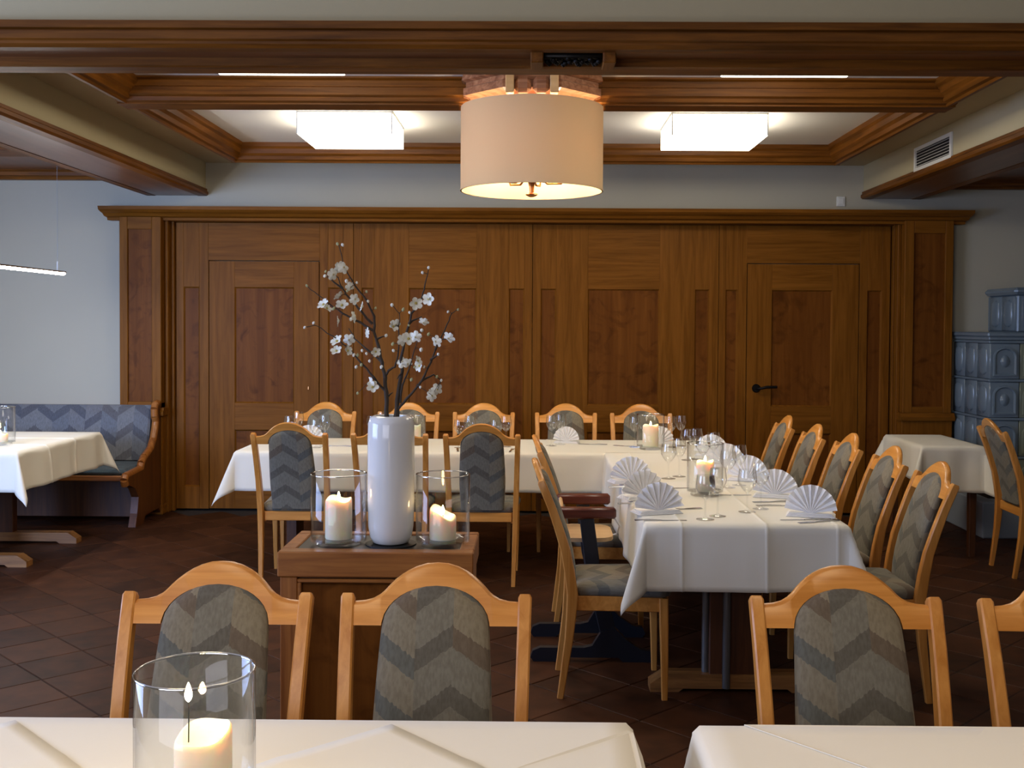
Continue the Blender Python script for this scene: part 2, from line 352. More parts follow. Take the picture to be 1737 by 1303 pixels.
# ------------------------------------------------------------------ walls and ceiling
WY = 8.87
wb = MB().box(-5.2, 5.2, 9.06, 9.2, 0, 3.0)
wb.box(-5.2, -3.30, WY, 9.06, 0, 3.0).box(3.30, 5.2, WY, 9.06, 0, 3.0).box(-3.30, 3.30, WY, 9.06, 2.44, 3.0)
struct('wall_back', wb, M['plaster'])
struct('wall_right', B(5.0, 5.2, -4, 9.1, 0, 3.0), M['plaster'])
wl = MB().box(-5.2, -5.0, -4, 1.6, 0, 3.0).box(-5.2, -5.0, 4.2, 9.1, 0, 3.0).box(-5.2, -5.0, 1.6, 4.2, 0, 0.95).box(-5.2, -5.0, 1.6, 4.2, 2.35, 3.0)
struct('wall_left', wl, M['plaster'])
ZS = 2.85; ZP = 2.89
ceil = struct('ceiling', B(-5.2, 5.2, -4, 9.2, 3.0, 3.1), M['ceiling'])
# painted border around the coffers, and the white coffer panels above
cb = MB().box(-2.66, -2.20, 4.5, 9.1, ZS, 3.0).box(2.20, 2.66, 4.5, 9.1, ZS, 3.0).box(-2.20, 2.20, 8.15, 9.1, ZS, 3.0)
cb.build('ceiling_border', M['soffit'], ceil)
B(-2.20, 2.20, 4.5, 8.15, ZP, 3.0).build('coffer_panel', M['ceiling'], ceil)
# coffer frame: stepped mouldings
def rail_profile(sgn, x):
    # outer edge at x, stepping up and inwards (towards the coffer middle by sgn)
    return [(x, ZS+.03), (x, 2.755), (x+sgn*.03, 2.75), (x+sgn*.038, 2.763), (x+sgn*.058, 2.770), (x+sgn*.066, 2.795), (x+sgn*.085, 2.812), (x+sgn*.09, 2.845), (x+sgn*.106, 2.86), (x+sgn*.11, 2.892), (x+sgn*.03, 2.91)]
cf = struct('trim_1')
MB().prism(rail_profile(1, -2.27), 'y', 4.5, 8.2).build('coffer_rail', M['beam_y'], cf)
MB().prism(rail_profile(-1, 2.27), 'y', 4.5, 8.2).build('coffer_rail', M['beam_y'], cf)
MB().prism(rail_profile(-1, 8.2), 'x', -2.27, 2.27).build('coffer_rail', M['beam_x'], cf)
xm = [(5.93, 2.925), (5.93, 2.88), (5.955, 2.872), (5.955, 2.84), (5.93, 2.83), (5.93, 2.79), (5.955, 2.782), (5.96, 2.762), (5.99, 2.756), (5.99, 2.748), (6.15, 2.748), (6.15, 2.79), (6.17, 2.80), (6.17, 2.925)]
MB().prism(xm, 'x', -2.29, 2.29).build('coffer_cross_rail', M['beam_x'], cf)
# dropped side beams running back to the wall
def side_beam(s, nm, inner, outer):
    b = struct(nm, MB().box(s*inner, s*outer, 4.3, WY+.02, 2.62, 3.0), M['plaster_beam'])
    MB().prism([(s*(inner-.012), 2.638), (s*(inner-.012), 2.62), (s*(inner-.022), 2.612), (s*(inner-.022), 2.592), (s*(inner-.008), 2.58), (s*(inner+.06), 2.58), (s*(inner+.06), 2.638)], 'y', 4.3, WY).build('edge_moulding', M['beam_y'], b)
    MB().prism([(s*(outer+.012), 2.638), (s*(outer+.022), 2.612), (s*(outer+.022), 2.592), (s*(outer+.008), 2.58), (s*(outer-.06), 2.58), (s*(outer-.06), 2.638)], 'y', 4.3, WY).build('edge_moulding', M['beam_y'], b)
    B(s*(inner+.06), s*(outer-.06), 4.3, WY, 2.583, 2.62).build('soffit_board', M['sofwood'], b)
    return b
side_beam(-1, 'trim_2', 2.67, 3.14); rb = side_beam(1, 'trim_3', 2.66, 3.11)
# beam across the room, nearest the camera
cb = struct('trim_4', B(-5.0, 5.0, 4.20, 4.50, 2.62, 3.0), M['plaster_beam'])
MB().prism([(4.2, 2.70), (4.165, 2.70), (4.165, 2.672), (4.18, 2.667), (4.18, 2.66), (4.155, 2.655), (4.155, 2.628), (4.168, 2.622), (4.168, 2.612), (4.185, 2.60), (4.24, 2.60), (4.24, 2.70)], 'x', -5, 5).build('edge_moulding', M['beam_x'], cb)
B(-5, 5, 4.24, 4.36, 2.606, 2.63).build('soffit_board', M['sofwood_x'], cb)
MB().prism([(4.36, 2.63), (4.36, 2.575), (4.375, 2.57), (4.48, 2.57), (4.51, 2.578), (4.52, 2.60), (4.52, 2.66), (4.5, 2.70), (4.40, 2.70)], 'x', -5, 5).build('edge_moulding', M['beam_x'], cb)
# side aisles: framed board ceilings
for s, nm, zb in ((-1, 'trim_5', 2.70), (1, 'trim_6', 2.66)):
    t = struct(nm, MB().box(s*3.14, s*5.0, 4.5, 9.0, zb+.07, zb+.30), M['sofwood'])
    MB().prism([(8.87, zb), (8.80, zb), (8.79, zb+.02), (8.765, zb+.028), (8.76, zb+.055), (8.73, zb+.07), (8.87, zb+.07)], 'x', s*3.14, s*5.0).build('coffer_rail', M['beam_x'], t)
    MB().prism([(7.3, zb+.07), (7.3, zb+.03), (7.33, zb+.02), (7.33, zb), (7.6, zb), (7.6, zb+.02), (7.64, zb+.03), (7.65, zb+.07)], 'x', s*3.14, s*5.0).build('coffer_cross_rail', M['beam_x'], t)
# carved ornament under the cross beam
t = thing('carved_ornament', 'dark carved ornament between two pale blocks under the cross beam', 'ornament', (0.147, 4.33, 2.606))
B(-.165, -.115, -.10, .03, -.045, .0, .004).build('end_block', M['beam_y'], t)
B(.115, .165, -.10, .03, -.045, .0, .004).build('end_block', M['beam_y'], t)
mb = MB(); rr = random.Random(3)
for k in range(26):
    a = -.1+.2*k/25; mb.lathe([(.001, -.012), (.009+.004*rr.random(), -.004), (.011, .004), (.001, .012)], 7, (a, -.035+.03*math.sin(k*1.7), -.02-.012*rr.random()))
mb.box(-.115, .115, -.075, .02, -.022, -.0005, .004)
mb.build('carving', M['iron'], t, 60)

# ------------------------------------------------------------------ panelled partition
PY = 8.95
X = lambda u: (u-905)*PY/F
def framed(root, x0, x1, z0, z1, cols, y=PY):
    """stiles and rails around recessed burl panels; cols = [(xa, xb, [(za, zb), ...]), ...]"""
    xs = [x0]
    for c in cols: xs += [c[0], c[1]]
    xs.append(x1)
    for k in range(0, len(xs), 2): B(xs[k], xs[k+1], y, y+.05, z0, z1, .0015).build('stile', M['oak_z'], root)
    for xa, xb, ins in cols:
        zs = [z0]
        for i in ins: zs += [i[0], i[1]]
        zs.append(z1)
        for k in range(0, len(zs), 2): B(xa, xb, y+.001, y+.05, zs[k], zs[k+1], .0015).build('rail', M['oak_x' if xb-xa > .3 else 'oak_z'], root)
        for za, zb in ins:
            B(xa+.0005, xb-.0005, y+.016, y+.045, za+.0005, zb-.0005).build('inset_panel', M['burl'], root)
            m = MB(); g = .010
            m.rings([[(xa, y+.002, za), (xb, y+.002, za), (xb, y+.002, zb), (xa, y+.002, zb)], [(xa+g, y+.015, za+g), (xb-g, y+.015, za+g), (xb-g, y+.015, zb-g), (xa+g, y+.015, zb-g)]], False, False)
            m.build('bead', M['oak_z'], root, fix=False)
LONG = [(.20, 1.845)]; TWO = [(.20, .67), (.892, 1.845)]
G = 'folding partition leaves'
p1 = thing('partition_leaf', 'leftmost partition leaf, around the door with the dark lock', 'partition', (0, 0, 0), 0, G)
def sub(x0, x1, z0, z1, cols, root): framed(root, x0, x1, z0, z1, cols)
sub(-2.941, -2.673, .015, 2.372, [(-2.878, -2.748, LONG)], p1)
sub(-1.758, -1.482, .015, 2.372, [(-1.688, -1.567, LONG)], p1)
B(-2.673, -1.758, PY, PY+.05, 2.064, 2.372, .002).build('transom', M['oak_x'], p1)
p2 = thing('partition_leaf', 'second partition leaf from the left, behind the blossom branches', 'partition', (0, 0, 0), 0, G)
framed(p2, -1.478, -.012, .015, 2.372, [(-1.413, -1.311, LONG), (-1.026, -.469, TWO), (-.203, -.077, LONG)])
p3 = thing('partition_leaf', 'third partition leaf from the left, behind the table candles', 'partition', (0, 0, 0), 0, G)
framed(p3, -.008, 1.512, .015, 2.372, [(.058, .184, LONG), (.445, 1.030, TWO), (1.321, 1.437, LONG)])
p4 = thing('partition_leaf', 'rightmost partition leaf, around the door with the lever handle', 'partition', (0, 0, 0), 0, G)
sub(1.516, 1.743, .015, 2.372, [(1.572, 1.669, LONG)], p4)
sub(2.664, 2.912, .015, 2.372, [(2.729, 2.845, LONG)], p4)
B(1.743, 2.664, PY, PY+.05, 2.064, 2.372, .002).build('transom', M['oak_x'], p4)
d1 = struct('door_1'); framed(d1, -2.667, -1.764, .018, 2.058, [(-2.458, -1.969, [(.20, .67), (.892, 1.845)])])
lk = MB().lathe([(.001, -.012), (.03, -.012), (.034, -.006), (.034, 0)], 20).xf(Matrix.Translation((-1.848, PY, 1.02)) @ Matrix.Rotation(-PI/2, 4, 'X') @ Matrix.Scale(-1, 4, (0, 0, 1)))
k = lk.build('lock_rosette', M['iron'], d1, 40); B(-.004, .004, -.014, -.011, -.014, .010).xf(Matrix.Translation((-1.848, PY-.0005, 1.02))).build('keyhole', M['brass'], k)
d2 = struct('door_2'); framed(d2, 1.749, 2.658, .018, 2.058, [(1.950, 2.443, [(.20, .67), (.892, 1.845)])])
hx = X(1283); hz = 1.04
hd = MB().lathe([(.001, .014), (.028, .014), (.035, .004), (.035, 0)], 20).xf(Matrix.Translation((hx, PY, hz)) @ Matrix.Rotation(PI/2, 4, 'X')).build('door_handle', M['iron'], d2, 40)
MB().tube([(hx, PY-.005, hz), (hx+.01, PY-.045, hz), (hx+.04, PY-.055, hz+.004), (hx+.07, PY-.055, hz+.012), (hx+.16, PY-.052, hz+.014)], [.011, .010, .011, .013, .012], 10).build('lever', M['iron'], hd, 60)
# frame around the partition
fr = struct('trim_7')
B(-2.96, 2.93, 9.0, 9.06, 2.372, 2.44).build('head_board', M['oak_x'], fr)
cor = [(9.0, 2.375), (8.80, 2.375), (8.795, 2.395), (8.76, 2.405), (8.74, 2.425), (8.715, 2.435), (8.69, 2.452), (8.685, 2.478), (9.0, 2.485)]
def cornice_ring(x, g):  # returns at the ends
    return [(x + g*(1-(y-8.685)/.2)*.06 if y < 8.9 else x, y, z) for y, z in cor]
MB().rings([cornice_ring(-3.42, -1), cornice_ring(3.43, 1)]).build('cornice', M['oak_x'], fr)
for s, xo, xi, nm in ((-1, 3.335, 3.0, 'trim_8'), (1, 3.353, 2.965, 'trim_9')):
    pl = struct(nm); fw = .075; a, b = s*xo, s*xi
    ia, ib = s*(xo-.065), s*(xi+.075)
    yb = 8.76
    B(a, ia, yb, WY+.02, .86, 2.40, .004).build('stile', M['oak_z'], pl); B(ib, b, yb, WY+.02, .86, 2.40, .004).build('stile', M['oak_z'], pl)
    B(ia, ib, yb+.001, WY+.02, .86, .91, .003).build('rail', M['oak_x'], pl); B(ia, ib, yb+.001, WY+.02, 2.30, 2.40, .003).build('rail', M['oak_x'], pl)
    B(ia, ib, yb+.02, WY, .91, 2.30).build('inset_panel', M['burl'], pl)
    MB().prism([(WY+.02, .80), (yb-.03, .80), (yb-.035, .83), (yb-.02, .845), (yb-.015, .862), (WY+.02, .862)], 'x', a+s*.02, b-s*.025).build('dado_moulding', M['oak_x'], pl)
    B(a+s*.005, b-s*.01, yb-.012, WY+.02, .08, .80, .004).build('plinth_panel', M['oak_z'], pl)
    B(a+s*.012, b-s*.018, yb-.025, WY+.02, 0, .08, .004).build('skirting', M['oak_x'], pl)
    B(b, s*(abs(xi)-.03), yb+.08, 9.06, 0, 2.40, .006).build('jamb_bead', M['oak_z'], pl)
    B(b-s*.03, s*2.925 if s > 0 else -2.944, yb+.15, 9.06, 0, 2.40, .004).build('jamb', M['oak_z'], pl)

# ------------------------------------------------------------------ small fixtures
t = thing('wall_socket', 'small white square socket cover high on the back wall', 'socket', at(1426, 342, WY))
B(-.035, .035, -.012, 0, -.04, .04, .004).build('plate', M['white_plastic'], t); B(-.022, .022, -.016, -.011, -.026, .026, .002).build('rocker', M['white_plastic'], t)
t = thing('air_vent', 'white louvred air vent on the right ceiling beam', 'vent', (2.66, 7.33, 2.712))
B(-.014, 0, -.34, .34, .058, .082, .002).build('frame_bar', M['white_plastic'], t); B(-.014, 0, -.34, .34, -.082, -.058, .002).build('frame_bar', M['white_plastic'], t)
B(-.014, 0, -.34, -.31, -.06, .06, .002).build('frame_bar', M['white_plastic'], t); B(-.014, 0, .31, .34, -.06, .06, .002).build('frame_bar', M['white_plastic'], t)
B(-.003, 0, -.31, .31, -.06, .06).build('backing', M['black'], t)
sm = MB().prism([(-.013, -.006), (-.004, -.001), (-.004, .002), (-.013, -.003)], 'y', -.31, .31).mesh('slat', M['white_plastic'])
for k in range(6): o = link('slat', sm, t); o.location = (0, 0, -.048+.0195*k)

# box lights in the coffers
def box_light(x, y, label):
    t = thing('ceiling_light', label, 'ceiling light', (x, y, ZP), 0, 'square ceiling lights in the coffers'); w = .3; zb = -.143
    MB().rings([[(-w,-w,-.012),(w,-w,-.012),(w,w,-.012),(-w,w,-.012)], [(-w,-w,zb),(w,-w,zb),(w,w,zb),(-w,w,zb)]], False, True).build('lamp_shade', M['shade_white'], t)
    B(-w-.004, w+.004, -w-.004, w+.004, -.012, 0, .003).build('ceiling_plate', M['white_plastic'], t)
    for sx in (-1, 1):
        for sy in (-1, 1): B(sx*(w-.004), sx*(w+.003), sy*(w-.004), sy*(w+.003), zb, -.012).build('corner_rib', M['white_plastic'], t)
box_light(-1.20, 7.2, 'glowing square box light in the rear left coffer, left of the drum pendant')
box_light(1.165, 7.2, 'glowing square box light in the rear right coffer, right of the drum pendant')
box_light(-1.22, 4.99, 'lit box light showing as a thin line behind the cross beam, left')
box_light(1.195, 4.99, 'lit box light showing as a thin line behind the cross beam, right')

# wooden rosette and drum pendant
ros = thing('ceiling_rosette', 'reddish octagonal wooden rosette above the cream drum pendant', 'ceiling rosette', (-.015, 6.04, 2.748))
def octa(r, n=8): return [(r*math.cos(2*PI*(j+.5)/n), r*math.sin(2*PI*(j+.5)/n)) for j in range(n)]
prof = [(.40, .15), (.41, .11), (.385, .10), (.385, .075), (.40, .068), (.40, .03), (.37, .02), (.34, .0)]
MB().rings([[(x, y, z) for x, y in octa(r)] for r, z in prof]).build('stepped_block', M['rose_wood'], ros)
for sx in (-1, 1):
    B(sx*.115-.022, sx*.115+.022, -.405, -.33, -.0, .15, .004).build('bracket', M['plywood'], ros)
    B(sx*.048-.043, sx*.048+.043, -.395, -.33, -.0, .085, .02).build('rounded_block', M['rose_wood'], ros)
pen = thing('drum_pendant_light', 'large cream drum pendant with brass finial hanging over the room centre', 'pendant light', (-.015, 6.04, 2.285))
R = .392; H = .455; n = 64
MB().lathe([(R, 0), (R, H), (R-.004, H), (R-.004, 0)], n, closed=True).build('lamp_shade', M['drum'], pen, 40)
MB().lathe([(R+.002, 0), (R+.002, .008), (R-.006, .008), (R-.006, 0)], n, closed=True).build('rim_band', M['drum'], pen, 40)
MB().lathe([(.008, .12), (.008, H+.02), (.0001, H+.02)], 10).build('stem', M['brass'], pen, 60)
MB().lathe([(.0001, -.028), (.012, -.03), (.026, -.024), (.034, -.018), (.03, -.012), (.012, -.008), (.014, .02), (.02, .05), (.034, .065), (.036, .10), (.03, .115), (.008, .13)], 20).build('finial', M['brass'], pen, 50)
for k in range(3): MB().tube([(0, 0, H-.05), (R*math.cos(k*2*PI/3+.5)*.99, R*math.sin(k*2*PI/3+.5)*.99, H-.02)], .004, 6).build('shade_spoke', M['brass'], pen)
for k in range(6):
    a = k*PI/3+.25; c, s_ = math.cos(a), math.sin(a)
    arm = MB().tube([(.02*c, .02*s_, .10), (.09*c, .09*s_, .045), (.17*c, .17*s_, .05), (.19*c, .19*s_, .10)], .006, 8).build('arm', M['brass'], pen, 60)
    MB().lathe([(.001, .085), (.03, .095), (.034, .11), (.012, .112), (.012, .15), (.001, .15)], 12, (.19*c, .19*s_, 0)).build('candle_cup', M['brass'], arm, 50)
    MB().lathe([(.001, .15), (.012, .155), (.018, .185), (.012, .215), (.002, .235)], 12, (.19*c, .19*s_, 0)).build('bulb', M['bulb'], arm, 180)

# line lamp over the left table
t = thing('line_pendant_light', 'slim lit linear pendant hanging over the left table', 'pendant light', (-3.37, 7.82, 1.90))
MB().box(-.012, .012, -1.9, 0, 0, .014, .003).build('housing', M['steel'], t)
MB().prism([(-.014, 0), (.014, 0), (.011, -.011), (0, -.015), (-.011, -.011)], 'y', -1.88, -.02).build('light_tube', M['tube'], t)
for y in (-.12, -1.75):
    MB().lathe([(.006, .014), (.006, .075), (.001, .08)], 10, (0, y, 0)).build('cable_grip', M['white_plastic'], t)
    MB().tube([(0, y, .07), (0, y, 2.77-1.90)], .0012, 5).build('cable', M['legsteel'], t)

# ------------------------------------------------------------------ chair
YB = [(0, .21), (.25, .175), (.44, .16), (.62, .19), (.80, .25), (.905, .295), (1.0, .335)]
def yb(z):
    for (z0, y0), (z1, y1) in zip(YB, YB[1:]):
        if z <= z1: t = (z-z0)/(z1-z0); return y0+(y1-y0)*t
    return YB[-1][1]
def smooth_yb(z): return (yb(z-.04)+2*yb(z)+yb(z+.04))/4 if z > .05 else yb(z)
def xpost(z): return .186+.024*max(0, min(1, z/.905))
def make_chair(label):
    root = thing('dining_chair', label, 'chair', (0, 0, 0), 0, 'beech dining chairs with zigzag upholstery')
    for s in (-1, 1):
        zs = [0, .12, .25, .35, .44, .53, .62, .71, .80, .86, .900, .908]
        ws = [.024, .027, .030, .032, .033, .033, .032, .032, .032, .032, .032, .024]; ds = [.026, .03, .036, .042, .046, .044, .04, .037, .034, .033, .032, .024]
        MB().bar([(s*xpost(z), smooth_yb(z), z) for z in zs], ws, ds).build('back_post', M['beech'], root, 35)
    # arched top rail
    def top(x):
        a = abs(x); T = [(0, .977), (.03, .975), (.06, .965), (.085, .950), (.106, .934), (.125, .914), (.14, .902), (.16, .894), (.21, .890)]
        for (x0, z0), (x1, z1) in zip(T, T[1:]):
            if a <= x1: return z0+(z1-z0)*(a-x0)/(x1-x0)
        return .89
    def bot(x): a = abs(x); return .843 if a >= .127 else .843+.086*math.sqrt(1-(a/.127)**2)
    xs = [-.196, -.17, -.15, -.135, -.1275, -.1265, -.122, -.112, -.10, -.085, -.07, -.05, -.025]; xs = xs+[0]+[-x for x in xs[::-1]]
    rings = []
    for x in xs:
        r = []
        for z, dy in ((bot(x), -.012), (bot(x), .012), (top(x)-.006, .013), (top(x), .006), (top(x), -.006), (top(x)-.006, -.013)): r.append((x, smooth_yb(z)+dy, z))
        rings.append(r)
    MB().rings(rings).build('top_rail', M['beech_x'], root, 40)
    # upholstered back pad
    zs = [.448, .455, .47, .52, .58, .64, .70, .76, .81, .843, .865, .885, .90, .912, .92, .926, .929]
    rings = []
    for z in zs:
        if z > .843: w = .1265*math.sqrt(max(0, 1-((z-.843)/.0865)**2))
        else: w = .1265+.012*math.sin(min(1, (.843-z)/.30)*PI/2) - max(0, .62-z)*.06
        th = .026*min(1, (w/.09))**.7; th *= 1 if z > .47 else .8
        yy = smooth_yb(z)
        rings.append([(w*(abs(math.cos(a))**.55)*(1 if math.cos(a) > 0 else -1), yy-.004+th*(abs(math.sin(a))**.8)*(1 if math.sin(a) > 0 else -1), z) for a in [2*PI*j/20 for j in range(20)]])
    MB().rings(rings).build('back_pad', M['fab_xz'], root, 50)
    # seat frame
    m = MB().box(-.175, .175, .14, .165, .375, .43, .003).box(-.185, .185, -.235, -.21, .365, .43, .003)
    m.bar([(-.195, -.21, .398), (-.18, .15, .398)], [.025, .025], [.062, .062]).bar([(.195, -.21, .398), (.18, .15, .398)], [.025, .025], [.062, .062])
    m.build('seat_frame', M['beech_x'], root)
    rings = []
    for z, g in ((.428, .012), (.436, .0), (.455, -.004), (.470, .004), (.480, .022), (.485, .06), (.487, .10)):
        pts = [(-.19, .155), (.19, .155), (.222, -.215), (.19, -.245), (-.19, -.245), (-.222, -.215)]; ring = []
        for k in range(len(pts)):
            p0 = Vector(pts[k]); p1 = Vector(pts[(k+1) % len(pts)])
            for tt in (0.06, .25, .5, .75, .94):
                p = p0.lerp(p1, tt); cc = Vector((0, -.04)); dvec = p-cc; ring.append(tuple(cc+dvec*(1-g/dvec.length))+(z,))
        rings.append(ring)
    MB().rings(rings).build('seat_cushion', M['fab_xy'], root, 50)
    for s in (-1, 1):
        MB().bar([(s*.196, -.222, 0), (s*.198, -.22, .15), (s*.199, -.216, .32), (s*.199, -.214, .425)], [.022, .028, .034, .036], [.024, .03, .036, .038]).build('front_leg', M['beech'], root, 35)
    return root
chair0 = None
def chair(label, x, y, deg):
    global chair0
    if chair0 is None: chair0 = c = make_chair(label)
    else: c = copy_tree(chair0)
    c['label'] = label; c.location = (x, y, 0); c.rotation_euler = (0, 0, math.radians(deg)); return c
# near row facing the camera
chair('near chair behind the left front table, left one, behind the big glass lantern', -.745, 2.28, 0)
chair('near chair directly in front of the wooden cabinet with the white vase', -.226, 2.28, 0)
chair('near chair behind the right front table, in front of the long table end', .742, 2.285, 0)
chair('chair cut off by the right picture edge at the right front table', 1.27, 2.27, -2)
# far row at the partition
for x, l in ((-1.51, 'far chair against the partition, leftmost, by the door with the lock'), (-.905, 'far chair against the partition, second from left, behind the white vase'), (-.357, 'far chair against the partition, middle, behind two pairs of glasses'), (.24, 'far chair against the partition behind a single napkin fan'), (.785, 'far chair against the partition, rightmost, behind the far table candle')):
    chair(l, x, 7.63, 0)
# backs towards us at the cross table
for x, l in ((-1.42, 'chair with its back to us at the cross table, leftmost'), (-.835, 'chair with its back to us hidden mostly by the white vase'), (-.297, 'chair with its back to us right of the white vase')):
    chair(l, x, 6.62, 180)
# right of the long table
for y, cx, l in ((4.66, 1.43, 'nearest of five chairs along the right side of the long table'), (5.26, 1.43, 'second nearest chair along the right side of the long table'), (5.88, 1.41, 'middle of five chairs along the right side of the long table'), (6.42, 1.36, 'fourth chair along the right side of the long table'), (7.03, 1.33, 'farthest of five chairs along the right side of the long table')):
    chair(l, cx, y, -90)
chair('nearest chair on the left side of the long table, by the cloth corner', .33, 4.68, 90)
chair('chair on the left side of the long table beyond the high chair', .33, 5.68, 90)
chair('chair standing by the tiled stove, its back to the small table', 3.195, 6.9, 88)

# ------------------------------------------------------------------ tables
def cloth(name, label, x0, x1, y0, y1, z, hang, group=None, seed=0, creases=(), ripple=.006, flare=.07, bulge=.30, n_step=.045):
    """hang = dict with l, r, f, b drops; corner folds follow a cone so the corners droop to a point"""
    rr = random.Random(seed); ph = [rr.random()*6 for _ in range(8)]
    L, Rr, Fd, Bk = (hang.get(k, 0) for k in 'lrfb')
    def axis(a, b, lo, hi):
        out = []
        if lo: m = max(3, int(lo/.022)); out += [a-lo+lo*i/m for i in range(m)]
        m = max(4, int((b-a)/n_step)); out += [a+(b-a)*i/m for i in range(m+1)]
        if hi: m = max(3, int(hi/.022)); out += [b+hi*(i+1)/m for i in range(m)]
        return out
    us = axis(x0, x1, L, Rr); vs = axis(y0, y1, Fd, Bk); P = []
    for ax, cpos, amp in creases: (us if ax == 'x' else vs).extend([cpos-.012, cpos-.006, cpos, cpos+.006, cpos+.012])
    us = sorted(set(us)); vs = sorted(set(vs))
    rd = .012
    def pos(u, v):
        cx, cy = min(max(u, x0), x1), min(max(v, y0), y1); a, b = u-cx, v-cy
        l = math.hypot(a, b)
        if l < 1e-9:
            zz = z
            for ax, cpos, amp in creases:
                t = (u if ax == 'x' else v)-cpos; zz += amp*math.exp(-(t/.006)**2)
            return (u, v, zz)
        ca, sa = a/l, b/l; k = flare + bulge*(2*abs(ca*sa))**2
        rip = 0
        if abs(a) < 1e-9 or abs(b) < 1e-9:
            t = u if abs(a) < 1e-9 else v; lo, hi = (x0, x1) if abs(a) < 1e-9 else (y0, y1)
            win = max(0, min(1, (t-lo)/.12, (hi-t)/.12))
            rip = ripple*win*(math.sin(t*9+ph[0])+.7*math.sin(t*17+ph[1])+.4*math.sin(t*31+ph[2]))*min(1, l/.12)
            for ax, cpos, amp in creases:
                if (ax == 'x') == (abs(a) < 1e-9): rip += amp*1.2*math.exp(-((t-cpos)/.007)**2)
        if l < rd*1.5: out = l*.75; dz = l*l/(rd*3)
        else: out = rd*1.5*.75+(l-rd*1.5)*k; dz = rd*.75+(l-rd*1.5)*math.sqrt(max(.02, 1-k*k))
        out += rip
        return (cx+ca*out, cy+sa*out, z-dz)
    for v in vs: P.append([pos(u, v) for u in us])
    m = MB().rings(P, False, False, closed=False)
    o = m.build(name, M['cloth'], None, 60, fix=False); tag(o, label, 'tablecloth', group)
    md = o.modifiers.new('thickness', 'SOLIDIFY'); md.thickness = .0016; md.offset = 0
    return o
ZT = .752
def trestle_table(label, x0, x1, y0, y1, along='y', z=.742, group='tables under the white cloths'):
    cx, cy = (x0+x1)/2, (y0+y1)/2
    t = thing('dining_table', label, 'table', (cx, cy, 0), 0, group)
    w, d = (x1-x0)/2, (y1-y0)/2
    B(-w, w, -d, d, z-.03, z, .004).build('tabletop', M['table_wood'], t)
    for s in (-1, 1):
        m = MB(); f = MB()
        if along == 'y':
            m.box(-.11, .11, s*(d-.24)-.035, s*(d-.24)+.035, .07, z-.03, .004)
            f.prism([(-w+.04, 0), (-w+.04, .035), (-w+.10, .075), (w-.10, .075), (w-.04, .035), (w-.04, 0), (w-.16, 0), (w-.18, .015), (-w+.18, .015), (-w+.16, 0)], 'y', s*(d-.24)-.045, s*(d-.24)+.045)
        else:
            m.box(s*(w-.28)-.035, s*(w-.28)+.035, -.11, .11, .07, z-.03, .004)
            f.prism([(-.19, 0), (-.19, .035), (-.14, .075), (.14, .075), (.19, .035), (.19, 0), (.10, 0), (.08, .015), (-.08, .015), (-.10, 0)], 'x', s*(w-.28)-.045, s*(w-.28)+.045)
        m.build('pedestal', M['table_dark'], t); f.build('foot', M['table_wood'], t)
    return t
trestle_table('long banquet table under a white cloth, right of the cabinet', .463, 1.262, 4.385, 6.73, 'y')
for x in (.70, .78): pass
trestle_table('cross table standing in front of the partition, under a white cloth', -1.855, 1.26, 6.815, 7.58, 'x')
trestle_table('left table on a trestle foot in front of the upholstered bench', -4.35, -3.15, 6.62, 7.85, 'y')
trestle_table('front table under a cloth with the big glass lantern', -1.75, .183, 1.25, 2.155, 'x')
trestle_table('front table at the lower right corner', .345, 2.0, 1.25, 2.145, 'x')
cloth('tablecloth', 'white cloth with a pointed corner on the long banquet table', .46, 1.265, 4.37, 6.83, ZT, dict(l=.265, r=.265, f=.275), seed=1, creases=(('x', .60, .003), ('x', .94, .004), ('x', 1.225, .003), ('y', 5.55, .002)), bulge=.33)
cloth('tablecloth', 'white cloth on the cross table before the partition', -1.86, 1.265, 6.80, 7.60, ZT-.004, dict(l=.27, r=.27, f=.255, b=.25), seed=2, creases=(('x', -.9, .003), ('x', .1, .003)), bulge=.36)
cloth('tablecloth', 'brightly lit white cloth on the left table by the bench', -4.36, -3.145, 6.60, 7.87, ZT, dict(l=.25, r=.25, f=.25, b=.25), seed=3, creases=(('y', 7.0, .006), ('y', 7.42, .006)), ripple=.010, bulge=.34)
cloth('tablecloth', 'cream white cloth on the lower left front table', -1.76, .19, 1.235, 2.17, ZT, dict(l=.25, r=.25, f=.25, b=.25), seed=4, flare=.04, bulge=.10)
cloth('tablecloth', 'cream white cloth on the lower right front table', .336, 2.01, 1.235, 2.158, ZT, dict(l=.25, r=.25, f=.25, b=.25), seed=5, flare=.05, bulge=.20)
def overlay(x, y, s, deg, label):
    m = MB(); g = []; n = 16; R_ = Matrix.Rotation(math.radians(deg), 4, 'Z')
    for i in range(n+1):
        row = []
        for j in range(n+1):
            a, b = -s/2+s*i/n, -s/2+s*j/n
            p = R_ @ Vector((a, b, 0)); row.append((x+p.x, y+p.y, ZT+.002+.002*math.exp(-(a/.012)**2)+.0015*math.exp(-(b/.012)**2)))
        g.append(row)
    o = m.rings(g, False, False, closed=False).build('table_topper', M['cloth'], None, 60, fix=False)
    md = o.modifiers.new('thickness', 'SOLIDIFY'); md.thickness = .002; md.offset = 0
    return tag(o, label, 'table topper')
overlay(-1.03, 1.795, .50, 45, 'square white topper laid diagonally, left end of the left front table')
overlay(-.29, 1.785, .51, 43, 'square white topper laid diagonally, right part of the left front table')
